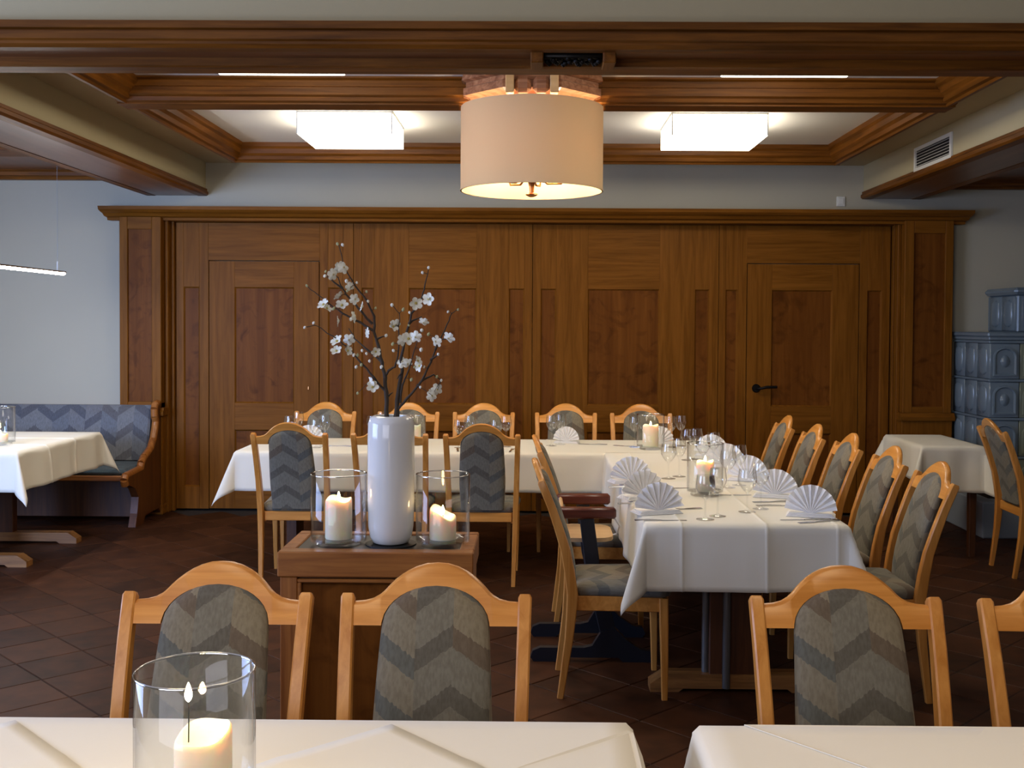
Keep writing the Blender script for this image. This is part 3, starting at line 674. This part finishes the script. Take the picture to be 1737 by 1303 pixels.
def topper_corner(pts, label):
    # a topper's corner lying on the table; the rest hangs down over the table edge (between the first and last point)
    m = MB(); z = ZT+.003; n = len(pts); a, b = Vector(pts[0]), Vector(pts[-1]); e = (b-a).normalized(); c = Vector(pts[1]); o = Vector((e.y, -e.x))
    if (c-a).dot(o) > 0: o = -o
    top = [(p[0], p[1], z) for p in pts] + [(b.x+o.x*.012, b.y+o.y*.012, z-.004), (a.x+o.x*.012, a.y+o.y*.012, z-.004)]
    d = [(b.x+o.x*.03, b.y+o.y*.03, z-.05), (a.x+o.x*.03, a.y+o.y*.03, z-.05)]; mid = (a+b)/2+o*.045; d2 = (mid.x, mid.y, z-.20)
    m.add(top+d+[d2], [tuple(range(n+2)), (n+1, n, n+2, n+3), (n+3, n+2, n+4)])
    ob = m.build('table_topper', M['cloth'], None, None, fix=False); md = ob.modifiers.new('thickness', 'SOLIDIFY'); md.thickness = .002; md.offset = 0
    return tag(ob, label, 'table topper')
topper_corner([(.427, 2.156), (.76, 1.775), (1.14, 2.156)], 'white topper hanging over the far edge of the right front table')
topper_corner([(.188, 2.12), (-.10, 1.87), (.188, 1.60)], 'white topper hanging over the right edge of the left front table')
# small table by the stove
t = thing('side_table', 'small dark-legged table by the stove under a white cloth', 'table', (2.82, 7.71, 0))
B(-.195, .195, -.37, .37, .715, .742, .003).build('tabletop', M['table_wood'], t); B(-.17, .17, -.34, .34, .63, .715).build('apron', M['table_dark'], t)
for sx in (-1, 1):
    for sy in (-1, 1): MB().bar([(sx*.155, sy*.325, 0), (sx*.155, sy*.325, .7)], [.045, .055], [.045, .055]).build('leg', M['table_dark'], t)
cloth('tablecloth', 'white cloth on the small table by the stove', 2.618, 3.022, 7.33, 8.09, ZT, dict(l=.25, r=.25, f=.32, b=.25), seed=6, ripple=.014, bulge=.38, n_step=.03)
# steel poles of the long table
lt = [o for o in bpy.data.objects if o.get('label', '').startswith('long banquet table')][0]
for x, y in ((-.12, -.93), (-.04, -.98)): MB().tube([(x, y, .02), (x, y, .72)], .017, 10).build('steel_leg', M['legsteel'], lt, 60)

# ------------------------------------------------------------------ bench by the left wall
t = thing('corner_bench', 'wooden bench with blue grey zigzag back beneath the left wall', 'bench', (-3.0, 8.8, 0))
def pad(m, x0, x1, y0, y1, z0, z1, r): return m.box(x0, x1, y0, y1, z0, z1, r)
MB().box(-1.95, -.055, -.28, .05, .02, .40, .003).build('seat_box', M['dark_wood'], t)
B(-1.95, -.055, -.70, -.02, .36, .40, .006).build('seat_board', M['cabinet_x'], t)
B(-1.95, -.06, -.68, -.09, .40, .445, .018).build('seat_cushion', M['bench_xy'], t)
bp = MB(); rings = []
for z, yy, th in ((.44, -.13, .05), (.455, -.135, .075), (.62, -.11, .085), (.78, -.075, .08), (.865, -.055, .07), (.885, -.05, .045)):
    rings.append([(-1.02+a, yy+b, z) for a, b in ((-.95, -th/2+.015), (-.94, -th/2), (.94, -th/2), (.955, -th/2+.015), (.955, th/2-.01), (.94, th/2), (-.94, th/2), (-.95, th/2-.01))])
bp.rings(rings).build('back_pad', M['bench_xz'], t, 40)
B(-1.95, -.06, -.015, .06, .40, .872, .006).build('back_board', M['cabinet_x'], t)
endp = [(.06, 0), (.06, .90), (-.06, .90), (-.10, .89), (-.12, .86), (-.115, .80), (-.09, .76), (-.10, .72), (-.15, .62), (-.22, .55), (-.30, .52), (-.36, .50), (-.42, .46), (-.44, .42), (-.75, .405), (-.77, .38), (-.75, .34), (-.62, .30), (-.55, .22), (-.58, .10), (-.62, .0), (-.45, 0), (-.40, .06), (-.10, .06), (-.05, 0)]
MB().prism(endp, 'x', -.055, .0).build('end_panel', M['dark_wood'], t)
rail = MB()
for a, b in zip(endp[2:16], endp[3:17]): rail.tube([(-.028, a[0], a[1]), (-.028, b[0], b[1])], .03, 8)
rail.build('end_moulding', M['cabinet_z'], t, 60)
o = MB().box(-4.05, -3.45, 8.15, 8.5, .444, .50, .025).build('loose_cushion', M['bench_xy'], None, 60); tag(o, 'flat blue grey loose cushion lying on the bench seat', 'cushion')

# ------------------------------------------------------------------ tiled stove
t = thing('tiled_stove', 'grey blue tiled stove with stepped top in the right corner', 'stove', (3.40, 8.15, 0))
SX, SD, TH, TW = 1.5, .70, .268, .222
B(.012, SX, .012, SD, .0, 1.49).build('core', M['grout'], t)
B(-.10, SX, -.16, SD, 0, .27, .01).build('base', M['base_plaster'], t)
B(-.025, SX, -.025, SD, 1.48, 1.515, .01).build('cornice', M['glaze'], t); B(-.012, SX, -.012, SD, 1.455, 1.482, .006).build('cornice_step', M['glaze'], t)
def arch_tile():
    m = MB().box(.002, TW-.002, 0, .014, .002, TH-.002, .004)
    def arch(g, y):
        pts = [(g, y, g), (TW-g, y, g)]
        zc = TH*.62
        for k in range(13): a = PI*k/12; pts.append((TW/2+(TW/2-g)*math.cos(a), y, zc+(TH-g-zc-.004)*math.sin(a)))
        return pts
    m.rings([arch(.022, .0), arch(.024, -.014), arch(.034, -.016), arch(.044, -.004)], False, True)
    m.lathe([(.0001, -.012), (.03, -.008), (.042, 0)], 14).v
    return m
am = arch_tile()
# relief boss built separately so it faces the room
am2 = MB(); am2.add(am.v[:len(am.v)-42], [f for f in am.f if max(f) < len(am.v)-42])
boss = MB().lathe([(.0001, .016), (.022, .012), (.036, 0)], 14).xf(Matrix.Translation((TW/2, -.003, TH*.5)) @ Matrix.Rotation(PI/2, 4, 'X') @ Matrix.Diagonal((1, 1.35, 1, 1)))
am2.add(boss.v, boss.f); arch_me = am2.mesh('tile', M['glaze'], 40)
am3 = MB().add(am2.v, am2.f); arch_me2 = am3.mesh('tile', M['glaze_green'], 40)
def flute_tile():
    W = SD/3-.004; m = MB().box(0, .014, .002, W, .002, TH-.002, .004)
    for k in range(1):
        pass
    c = W/2; w_ = W*.30; rings = []
    for z, g in ((.03, .35), (.05, .9), (.10, 1), (TH-.10, 1), (TH-.05, .9), (TH-.03, .35)):
        rings.append([(-.020*g*math.sin(PI*j/8)+.001, c+w_*g*math.cos(PI*j/8), z) for j in range(9)])
    m.rings(rings); return m
fm = flute_tile().mesh('tile', M['glaze'], 50)
for r in range(4):
    z = .30+r*(TH+.02)
    for c in range(6):
        o = link('tile', arch_me if c % 2 == 0 else arch_me2, t); o.location = (.002+c*TW, 0, z)
    for c in range(3):
        o = link('tile', fm, t); o.location = (0, .002+c*SD/3, z)
    B(-.008, SX, -.008, SD, z+TH, z+TH+.02, .006).build('tile_course', M['glaze'], t)
up = B(.27, SX, .16, SD, 1.515, 1.80, .01).build('upper_block', M['glaze'], t)
B(.235, SX, .125, SD, 1.80, 1.855, .022).build('upper_cornice', M['glaze'], t)
for c in range(4):
    o = link('tile', arch_me, t); o.location = (.30+c*TW, .158, 1.524)
for c in range(2):
    o = link('tile', fm, t); o.location = (.262, .19+c*SD/3, 1.524)

# ------------------------------------------------------------------ high chair
t = thing('high_chair', 'dark child high chair with red brown armrests at the long table', 'high chair', (.22, 5.2, 0))
for s, yy in ((-1, -.20), (1, .20)):
    runner = [(-.21, 0), (-.225, .02), (-.215, .05), (-.18, .065), (.02, .065), (.06, .075), (.075, .10), (.10, .14), (.16, .16), (.22, .10), (.28, .06), (.33, .05), (.345, .02), (.33, 0), (.20, .0), (.18, .02), (-.08, .02), (-.10, 0)]
    MB().prism(runner, 'y', yy-.018, yy+.018).build('runner', M['highframe'], t)
    MB().bar([(.15, yy, .06), (.06, yy, .43), (.03, yy, .66)], [.03, .03, .03], [.075, .07, .065], (0, 1, 0)).build('upright', M['highframe'], t)
    MB().box(-.10, .165, yy-.028, yy+.028, .662, .712, .010).build('armrest', M['arm_wood'], t, 40)
def plate(x0, x1, w, z):
    pts = [(x0, -w), (x1-.08, -w)] + [(x1-.08+.08*math.sin(a), -w+.08-.08*math.cos(a)) for a in (PI/6, PI/3, PI/2)] + [(x1-.08+.08*math.cos(a), w-.08+.08*math.sin(a)) for a in (0, PI/6, PI/3, PI/2)] + [(x0, w)]
    return MB().prism(pts, 'z', z-.018, z)
plate(-.085, .16, .18, .565).build('seat', M['plywood'], t, 40)
plate(-.06, .22, .18, .33).build('foot_rest', M['plywood'], t, 40)
B(-.09, -.073, -.19, .19, .60, .70, .006).build('backrest', M['plywood'], t)
MB().tube([(.16, -.205, .66), (.185, -.16, .62), (.175, -.10, .57), (.15, -.06, .555)], .004, 6).build('strap', M['white_plastic'], t)

# ------------------------------------------------------------------ cabinet, vase, lanterns
CZ = .795; CYF, CYB = 3.58, 3.95; cx0, cx1 = at(470, 938, CYF).x, at(803, 938, CYF).x
t = thing('cabinet', 'small wooden cabinet with slate inlay carrying the white vase', 'cabinet', ((cx0+cx1)/2, CYF, 0))
W2 = (cx1-cx0)/2; DP = CYB-CYF
B(-W2, W2, 0, .06, CZ-.085, CZ, .004).build('top_frame_rail', M['cabinet_x'], t); B(-W2, W2, DP-.05, DP, CZ-.085, CZ, .004).build('top_frame_rail', M['cabinet_x'], t)
B(-W2, -W2+.05, .06, DP-.05, CZ-.085, CZ, .004).build('top_frame_side', M['cabinet_z'], t); B(W2-.05, W2, .06, DP-.05, CZ-.085, CZ, .004).build('top_frame_side', M['cabinet_z'], t)
B(-W2+.05, W2-.05, .06, DP-.05, CZ-.03, CZ-.006).build('slate_inlay', M['slate'], t)
B(-W2+.008, -W2+.065, .008, DP-.01, 0, CZ-.085, .003).build('stile', M['cabinet_z'], t); B(W2-.065, W2-.008, .008, DP-.01, 0, CZ-.085, .003).build('stile', M['cabinet_z'], t)
B(-W2+.065, W2-.065, .03, DP-.02, .06, CZ-.085).build('carcass', M['dark_wood'], t)
dr = B(-W2+.075, W2-.075, .022, .034, .08, CZ-.11, .004).build('door', M['burl'], t)
m = MB()
for a in ((-W2+.065, W2-.065, CZ-.105, CZ-.092), (-W2+.065, -W2+.078, .07, CZ-.105), (W2-.078, W2-.065, .07, CZ-.105)): m.box(a[0], a[1], .008, .03, a[2], a[3], .003)
m.build('door_bead', M['cabinet_x'], t)
vy = 3.745; vx = at(663, 928, vy).x
t = thing('vase', 'tall white ceramic vase holding the blossom branches', 'vase', (vx, vy, CZ-.001))
MB().lathe([(.0001, .002), (.055, .002), (.062, .006), (.072, .025), (.078, .06), (.0805, .15), (.0805, .36), (.079, .415), (.073, .434), (.060, .441), (.052, .439), (.050, .43), (.051, .30), (.051, .05), (.0001, .045)], 48).build('body', M['ceramic'], t, 60)
o = MB().lathe([(.0001, 0), (.088, 0), (.088, .004), (.0001, .004)], 32, (vx, vy, CZ-.0055)).build('coaster', M['black'], None, 40); tag(o, 'round black coaster under the tall white vase', 'coaster')

def lantern(x, y, z, r, hh, label, foot=True):
    t = thing('glass_lantern', label, 'glass lantern', (x, y, z), 0, 'cylinder glass candle lanterns')
    MB().lathe([(r, .016), (r, hh), (r-.0015, hh+.0015), (r-.003, hh), (r-.003, .016)], 48).build('cylinder_wall', M['lantern_glass'], t, 50)
    MB().lathe([(r+.0006, hh-.001), (r+.0004, hh+.002), (r-.0015, hh+.003), (r-.0034, hh+.002), (r-.0036, hh-.001)], 48, closed=True).build('rim', M['glass_rim'], t, 60)
    MB().lathe([(.0001, 0), (r*.78, 0), (r*.80, .006), (r*.74, .012), (r*.82, .017), (r*.97, .026), (r*.97, .021), (.0001, .021)], 40).build('glass_foot', M['lantern_glass'], t, 50)
    return t
def candle(x, y, z, r, h, label, slope=0.0, sdir=0.0, flame_dx=0, flame_h=.032, wick=.010, sag=0.006, fl=True, fm='flame'):
    t = thing('candle', label, 'candle', (x, y, z), 0, 'white pillar candles')
    n = 28; rings = []
    prof = [(r*.96, 0), (r, .004), (r, h*.5), (r, h-.012), (r*.985, h-.004), (r*.92, h), (r*.82, h-.004), (r*.72, h-.012), (r*.35, h-.016), (.002, h-.016)]
    for rad, zz in prof:
        ring = []
        for j in range(n):
            a = 2*PI*j/n; top = max(0, (zz-h*.55)/(h*.45)); q = slope*math.cos(a-sdir)*(rad/r)*top + sag*math.sin(3*a+1)*top*(rad/r)**2
            ring.append((rad*math.cos(a), rad*math.sin(a), zz+q))
        rings.append(ring)
    MB().rings(rings).build('wax', M['wax'], t, 60)
    MB().tube([(flame_dx, 0, h-.018), (flame_dx+.0006, 0, h-.017+wick*.5), (flame_dx, 0, h-.017+wick+.006)], .0012, 6).build('wick', M['black'], t)
    f0 = h-.017+wick
    if fl: MB().lathe([(.0005, 0), (.0045, .005), (.0062, .011), (.0052, .018), (.0028, .026), (.0004, flame_h)], 12, (flame_dx, 0, f0)).build('flame', M[fm], t, 180)
    return t
IZ = CZ-.006
ly = 3.735
lx = at(574.5, 930, ly).x; rx = at(751, 930, ly).x
lantern(lx, ly, IZ, .096, .245, 'glass lantern on the cabinet, left of the white vase')
lantern(rx, ly, IZ, .093, .245, 'glass lantern on the cabinet, right of the white vase')
candle(lx, ly, IZ+.0215, .046, .137, 'taller lit pillar candle in the lantern left of the vase', .004, 2.2)
candle(rx, ly, IZ+.0215, .046, .092, 'short lopsided lit candle in the lantern right of the vase', .022, 2.7, sag=.006)
fx = at(331, 1150, 1.757).x
lantern(fx, 1.757, ZT+.0095, .096, .222, 'big foreground glass lantern on the lower left table')
c = candle(fx+.013, 1.757, ZT+.031, .046, .100, 'foreground lit pillar candle in the lower left lantern', .012, 1.0, sag=.004, flame_dx=-.024, wick=.066, fm='flame_and_reflection')  # flame on an added tall wick stands in for its glass reflection
# lanterns on the banquet tables
zt = ZT+.001
def on_table(u, y): p = at(u, 800, y); return p.x
a1x = on_table(1196, 5.12); lantern(a1x, 5.12, zt, .085, .245, 'glass lantern in the middle of the long table')
candle(a1x, 5.12, zt+.0215, .042, .14, 'burnt down glowing candle in the middle of the long table', .002)
a2x = on_table(1103, 7.05); lantern(a2x, 7.05, zt-.004, .09, .225, 'glass lantern at the far corner of the banquet tables')
candle(a2x, 7.05, zt+.0175, .052, .135, 'stout lit candle at the far corner of the banquet tables', .002)
a3x = on_table(702, 7.2); lantern(a3x, 7.2, zt-.004, .078, .19, 'glass lantern on the cross table behind the white vase')
candle(a3x, 7.2, zt+.0175, .046, .11, 'unlit looking candle on the cross table behind the white vase', .002, fl=False)
a4x = -3.44; lantern(a4x, 7.0, zt, .09, .245, 'glass lantern on the left table at the picture edge')
candle(a4x, 7.0, zt+.0215, .045, .05, 'low lit candle on the left table at the picture edge')

# blossom branches
BR = [
 [[(697,1230),(692,1050),(685,950),(665,850),(640,740),(608,640),(612,540),(560,430),(480,330),(420,230),(375,70)],
  [(612,640),(520,580),(400,520),(340,480),(240,400),(160,335)], [(600,590),(500,480),(420,390),(385,330),(370,280),(310,230)], [(400,350),(340,310),(285,260)],
  [(688,1040),(610,950),(530,860),(440,750),(330,670),(220,600),(145,615)], [(667,850),(560,760),(480,690),(440,620)], [(688,935),(705,905),(750,880),(770,800),(775,650),(780,520),(730,465)],
  [(692,1080),(735,1050)], [(626,695),(690,670)]],
 [[(752,1230),(765,1100),(790,950),(800,900),(790,820),(830,640),(860,520),(930,420),(950,330),(975,220)], [(842,590),(930,540)], [(785,1120),(800,1000),(830,930),(870,800),(900,700)], [(800,900),(765,960)]],
 [[(765,1230),(770,1160),(830,1090),(930,970),(990,850),(1040,720),(1100,590),(1130,520),(1170,490)], [(930,970),(1010,930),(1060,970)], [(990,830),(1050,795)], [(900,1000),(920,1015)], [(1020,760),(1040,700),(1105,690)]]]
FL = [(365,710),(440,700),(360,775),(430,770),(620,775),(580,985),(600,1015),(380,410),(395,470),(485,425),(540,475),(380,570),(490,540),(550,650),(455,345),(340,260),(385,215),(410,210),(735,610),(755,600),(810,700),(840,690),(885,680),(800,845),(835,860),(900,840),(920,870),(890,450),(965,430),(980,425),(940,585),(1020,710),(1105,690),(1010,1050),(1000,1072),(1035,1030),(275,465),(290,490)]
BU = [(400,62),(365,55),(975,215),(935,248),(285,240),(280,270),(160,335),(205,585),(145,615),(805,495),(848,515),(843,600),(730,465),(1105,510),(1172,495),(690,670),(560,375),(495,315),(425,305),(620,485),(570,440),(340,488),(530,770),(580,840),(525,865),(490,880),(735,725),(740,770),(925,765),(880,880),(945,880),(860,965),(920,1015),(1060,970),(1030,945),(1040,795),(500,1055),(475,800),(930,635),(975,660),(455,560),(500,800),(560,790),(660,880),(430,370)]
rr = random.Random(11)
def bpt(cx, cy, dy): return at(480+cx/3.948, 400+cy/3.948, vy+dy)
names = ['main blossom branch leaning left in the white vase', 'upright blossom branch on the right in the white vase', 'slender blossom branch arching right in the white vase']
roots = []; samples = []
for bi, brs in enumerate(BR):
    t = thing('blossom_branch', names[bi], 'branch', bpt(brs[0][0][0], brs[0][0][1], 0), 0, 'white blossom branches in the vase'); roots.append(t); L0 = t.location.copy()
    for ti, pts in enumerate(brs):
        k = [.0, .05, -.06, -.03, -.05, .05, -.06, .02, .03][ti]
        base_r = (.0085 if bi < 2 else .006) if ti == 0 else .0045
        P3 = []; 
        for i, (cx, cy) in enumerate(pts):
            up = max(0, (1150-cy)/1150)
            d0 = .05*math.sin(up*4+bi*2)*min(1, up*2)
            P3.append(bpt(cx, cy, d0 + (k*i/len(pts) if ti else 0)))
            samples.append((cx, cy, d0 + (k*i/len(pts) if ti else 0), bi))
            if i:
                pa, pb = samples[-2], samples[-1]
                for q_ in range(1, 6): samples.insert(-1, tuple(pa[w_]+(pb[w_]-pa[w_])*q_/6 for w_ in range(3))+(bi,))
        if ti == 0: P3 = [Vector((P3[0].x, P3[0].y, CZ+.32))] + P3
        n = len(P3); rad = [max(.0014, base_r*(1-.85*i/(n-1))) for i in range(n)]
        # subdivide with a little crookedness
        Q = []; QR = []
        for i in range(n-1):
            for s in range(3): 
                tt = s/3; Q.append(P3[i].lerp(P3[i+1], tt)-L0 + (Vector((rr.uniform(-1, 1), rr.uniform(-1, 1), rr.uniform(-1, 1)))*.0025 if s else Vector())); QR.append((rad[i]+(rad[i+1]-rad[i])*tt)*(1.15 if s == 0 else 1))
        Q.append(P3[-1]-L0); QR.append(rad[-1])
        MB().tube(Q, QR, 7).build('stem' if ti == 0 else 'twig', M['bark'], t, 60)
def nearest(cx, cy):
    return min(samples, key=lambda s: (s[0]-cx)**2+(s[1]-cy)**2)
pet = MB()
for k in range(5):
    a0 = 2*PI*k/5; ring = []
    for i, (rad, w, z) in enumerate(((.0015, .0015, 0), (.007, .006, .003), (.0125, .0075, .0055), (.017, .005, .006), (.0185, .0015, .0055))):
        c, s_ = math.cos(a0), math.sin(a0); ring.append([(rad*c-o_*w*s_, rad*s_+o_*w*c, z+.002*abs(o_)) for o_ in (-1, -.5, 0, .5, 1)])
    pet.rings(ring, False, False, closed=False)
pet_me = pet.mesh('blossom', M['petal'], 60, fix=False)
ctr_me = MB().lathe([(.0001, .007), (.003, .0055), (.004, .002), (.001, 0)], 8).mesh('flower_centre', M['stamen'], 60)
bud_me = MB().lathe([(.0001, -.007), (.004, -.004), (.0058, .001), (.004, .0055), (.0001, .008)], 8).mesh('bud', M['petal'], 60)
bud2_me = MB().lathe([(.0001, -.007), (.004, -.004), (.005, .001), (.003, .0055), (.0001, .008)], 8).mesh('bud', M['bud'], 60)
stalks = [MB(), MB(), MB()]
def stalk(s, p, t):
    a = bpt(s[0], s[1], s[2])-t.location; b = p-t.location
    if (b-a).length > .004: stalks[s[3]].tube([a, a.lerp(b, .5)+Vector((0, 0, .002)), b], [.0014, .0011, .0009], 5)
for (cx, cy) in FL:
    s = nearest(cx, cy); t = roots[s[3]]
    p = bpt(cx, cy, s[2]-.008-rr.uniform(0, .015)); stalk(s, p, t); o = link('blossom', pet_me, t); o.location = p-t.location
    o.rotation_euler = (math.radians(rr.uniform(35, 110)), math.radians(rr.uniform(-35, 35)), rr.uniform(0, 6)); sc = rr.uniform(.95, 1.3); o.scale = (sc,)*3
    link('flower_centre', ctr_me, o)
for i, (cx, cy) in enumerate(BU):
    s = nearest(cx, cy); t = roots[s[3]]; p = bpt(cx, cy, s[2]-.003); stalk(s, p, t); o = link('bud', bud2_me if i % 5 in (1, 4) else bud_me, t); o.location = p-t.location; o.rotation_euler = (rr.uniform(-.6, .6), rr.uniform(-.6, .6), 0); sc = rr.uniform(.7, 1.1); o.scale = (sc, sc, sc)

for m_, t in zip(stalks, roots): m_.build('flower_stalks', M['bark'], t, 60)['kind'] = 'stuff'

# ------------------------------------------------------------------ place settings
def goblet_meshes(k):
    f, sh, bw = (.035, .102, .100) if k == 0 else (.037, .085, .098)
    rb = .037 if k == 0 else .041
    foot = MB().lathe([(.0001, 0), (f, 0), (f, .0022), (f*.5, .005), (.008, .009), (.0045, .014)], 24)
    stem = MB().lathe([(.0045, .013), (.0038, .03), (.0038, sh*.8), (.006, sh)], 12)
    z0 = sh; pr = [(.0055, z0), (.016, z0+.006), (.028, z0+.022), (rb, z0+.045), (rb, z0+.06), (rb*.86, z0+bw), (rb*.84, z0+bw), (rb*.975, z0+.06), (rb*.975, z0+.046), (.026, z0+.024), (.014, z0+.009), (.0001, z0+.006)]
    bowl = MB().lathe(pr, 28)
    return [foot.mesh('foot', M['glass'], 60), stem.mesh('stem', M['glass'], 60), bowl.mesh('bowl', M['glass'], 60)]
GM = [goblet_meshes(0), goblet_meshes(1)]
def goblet(k, x, y, label, group='stemmed glasses on the banquet tables', z=None):
    t = thing('wine_glass' if k == 0 else 'water_goblet', label, 'glass', (x, y, zt+.0005 if z is None else z), 0, group)
    for nm, me in zip(('foot', 'stem', 'bowl'), GM[k]): link(nm, me, t)
def fan_mesh():
    n = 10; r = .108; pts = []; m = MB()
    outer = []; mid = []
    for i in range(n*2+1):
        a = math.radians(4+172*i/(n*2)); pl = (.011 if i % 2 else -.011)
        rad = r*(1-.02*(i % 2))
        outer.append((-rad*math.cos(a), pl+.01*math.cos(a), .012+rad*1.02*math.sin(a)*1.0)); mid.append((-rad*.3*math.cos(a), pl*.35, .006+rad*.3*math.sin(a)))
    inner = [(-.006*math.cos(math.radians(4+172*i/(n*2))), 0, .002) for i in range(n*2+1)]
    m.rings([inner, mid, outer], False, False, closed=False)
    return m
fm_ = fan_mesh()
fme = fm_.mesh('pleated_fan', M['napkin'], None, fix=False)
bm_ = MB()
for k in range(4): bm_.box(-.10+.004*k, .10-.004*k, -.03+.003*k, .075-.004*k, .0005+.004*k, .004+.004*k, .001)
bme = bm_.mesh('folded_base', M['napkin'])
stm = MB().add([(-.006, .003, .10), (.006, .003, .10), (.045, .07, .003), (-.045, .07, .003), (0, .004, .11)], [(0, 1, 2, 3), (0, 4, 1)]); sme = stm.mesh('rear_prop', M['napkin'])
def napkin(u, y, deg, label, sc=1.0, x=None, z=None):
    t = thing('napkin', label, 'napkin', (on_table(u, y) if x is None else x, y, zt+.001 if z is None else z), math.radians(deg), 'white fan folded napkins'); t.scale = (sc,)*3
    o = link('pleated_fan', fme, t); o.rotation_euler = (-.10, 0, 0); o.location = (0, -.005, .012)
    md = o.modifiers.new('thickness', 'SOLIDIFY'); md.thickness = .0015; md.offset = 0
    link('folded_base', bme, t); link('rear_prop', sme, t)
knife_me = [MB().prism([(-.008, 0), (.007, 0), (.009, .04), (.006, .10), (.001, .105), (-.004, .10)], 'z', 0, .002).mesh('blade', M['steel'], None), MB().bar([(0, -.11, .003), (0, -.05, .004), (0, .002, .002)], [.014, .011, .008], [.005, .005, .003]).mesh('handle', M['steel'], None)]
fk = MB().prism([(-.004, 0), (.004, 0), (.011, .02), (.012, .04), (-.012, .04), (-.011, .02)], 'z', .001, .003)
for k in range(4): fk.box(-.0115+.0064*k, -.0080+.0064*k, .039, .085, .001, .003)
fork_me = [fk.mesh('tines', M['steel'], None), knife_me[1]]
def cutlery(kind, x, y, deg, label, z=None):
    t = thing(kind, label, kind, (x, y, zt+.0005 if z is None else z), math.radians(deg), 'steel cutlery on the banquet tables')
    for nm, me in zip(('blade', 'handle') if kind == 'knife' else ('tines', 'handle'), knife_me if kind == 'knife' else fork_me): link(nm, me, t)
# napkins: left side of the long table, right side, cross table
NR = [(1118, 4.60, 18, 'nearest napkin fan on the left side of the long table'), (1092, 4.99, 26, 'second napkin fan on the left side of the long table'), (1070, 5.50, 16, 'farthest napkin fan on the left side of the long table'),
      (1376, 4.56, -16, 'nearest napkin fan on the right side of the long table'), (1315, 5.06, -16, 'second nearest napkin fan on the right side of the long table'), (1268, 5.60, -20, 'third napkin fan on the right side of the long table'), (1232, 6.15, -25, 'fourth napkin fan on the right side of the long table'), (1206, 6.66, -20, 'farthest napkin fan on the right side of the long table')]
for u, y, dg, l in NR: napkin(u, y, dg, l)
zc = zt-.0035
napkin(960, 7.38, -12, 'napkin fan on the cross table before the fourth far chair', .85, z=zc)
napkin(524, 7.22, 30, 'napkin fan on the cross table behind the leftmost chair', .95, z=zc)
napkin(1118, 7.38, 10, 'napkin fan behind the far table candle', .9, z=zc)
GL = [  # (kind, u, distance, where)
 (1, 1197, 4.47, 'goblet at the nearest left place of the long table, left of its pair'), (0, 1218, 4.55, 'wine glass at the nearest left place of the long table, right of its pair'),
 (1, 1268, 4.66, 'goblet at the nearest right place of the long table, left of its pair'), (0, 1291, 4.74, 'wine glass at the nearest right place of the long table, right of its pair'),
 (1, 1134, 5.66, 'goblet left of the middle lantern, nearer the left napkins'), (0, 1152, 5.74, 'wine glass just left of the middle lantern'),
 (1, 1235, 5.36, 'goblet right of the middle lantern, at the second right place'), (0, 1254, 5.44, 'wine glass right of the middle lantern, at the second right place'),
 (1, 1192, 6.0, 'goblet behind the middle lantern, left of its pair'), (0, 1210, 6.08, 'wine glass behind the middle lantern, right of its pair'),
 (1, 1166, 6.45, 'goblet beside the farthest right napkin, left of its pair'), (1, 1180, 6.50, 'goblet beside the farthest right napkin, right of its pair'),
 (0, 1137, 7.17, 'wine glass just right of the far corner lantern'), (0, 1154, 7.25, 'second wine glass right of the far corner lantern'), (0, 1076, 7.15, 'wine glass just left of the far corner lantern'),
 (0, 935, 7.2, 'wine glass left of the cross table napkin, left of its pair'), (0, 950, 7.29, 'wine glass left of the cross table napkin, right of its pair'),
 (1, 492, 7.25, 'goblet at the left end of the cross table, leftmost'), (0, 506, 7.34, 'wine glass at the left end of the cross table, leftmost pair'),
 (1, 536, 7.0, 'goblet right of the left cross table napkin'), (0, 551, 7.09, 'wine glass right of the left cross table napkin'),
 (1, 632, 7.3, 'goblet peeping out left of the white vase top'), (0, 648, 7.38, 'wine glass behind the left edge of the white vase top'),
 (1, 780, 7.05, 'goblet above the right back turned chair, leftmost of four'), (0, 797, 7.13, 'wine glass above the right back turned chair, second of four'),
 (1, 841, 7.05, 'goblet above the right back turned chair, third of four'), (0, 858, 7.13, 'wine glass above the right back turned chair, rightmost of four')]
for k, u, y, l in GL: goblet(k, on_table(u, y), y, l, z=zc if y > 6.85 else None)
CU = [('knife', 1123, 4.44, -86, 'knife before the nearest left napkin'), ('fork', 1160, 4.72, -75, 'fork right of the nearest left napkin'), ('fork', 1386, 4.43, 112, 'fork before the nearest right napkin'), ('knife', 1366, 4.48, 97, 'knife at the right table edge beside the nearest right napkin'),
      ('knife', 1325, 4.83, -88, 'knife between the two nearest right napkins'), ('fork', 1308, 4.93, 100, 'fork before the second right napkin'), ('knife', 1090, 4.85, -85, 'knife before the second left napkin'), ('fork', 1070, 5.34, -82, 'fork before the farthest left napkin'), ('knife', 1135, 5.32, -80, 'knife under the pair left of the middle lantern'),
      ('knife', 573, 7.1, 75, 'knife on the cross table right of the leftmost chair'), ('knife', 776, 6.93, 5, 'knife on the cross table left of the third back turned chair'), ('fork', 868, 6.93, -5, 'fork on the cross table right of the third back turned chair'), ('fork', 1002, 7.3, 80, 'fork on the cross table right of the lone napkin fan'), ('fork', 1060, 7.2, 60, 'fork on the cross table left of the far candle'), ('knife', 1238, 5.12, -85, 'knife before the glasses right of the middle lantern')]
for k, u, y, dg, l in CU: cutlery(k, on_table(u, y), y, dg, l, z=zc if y > 6.85 else None)
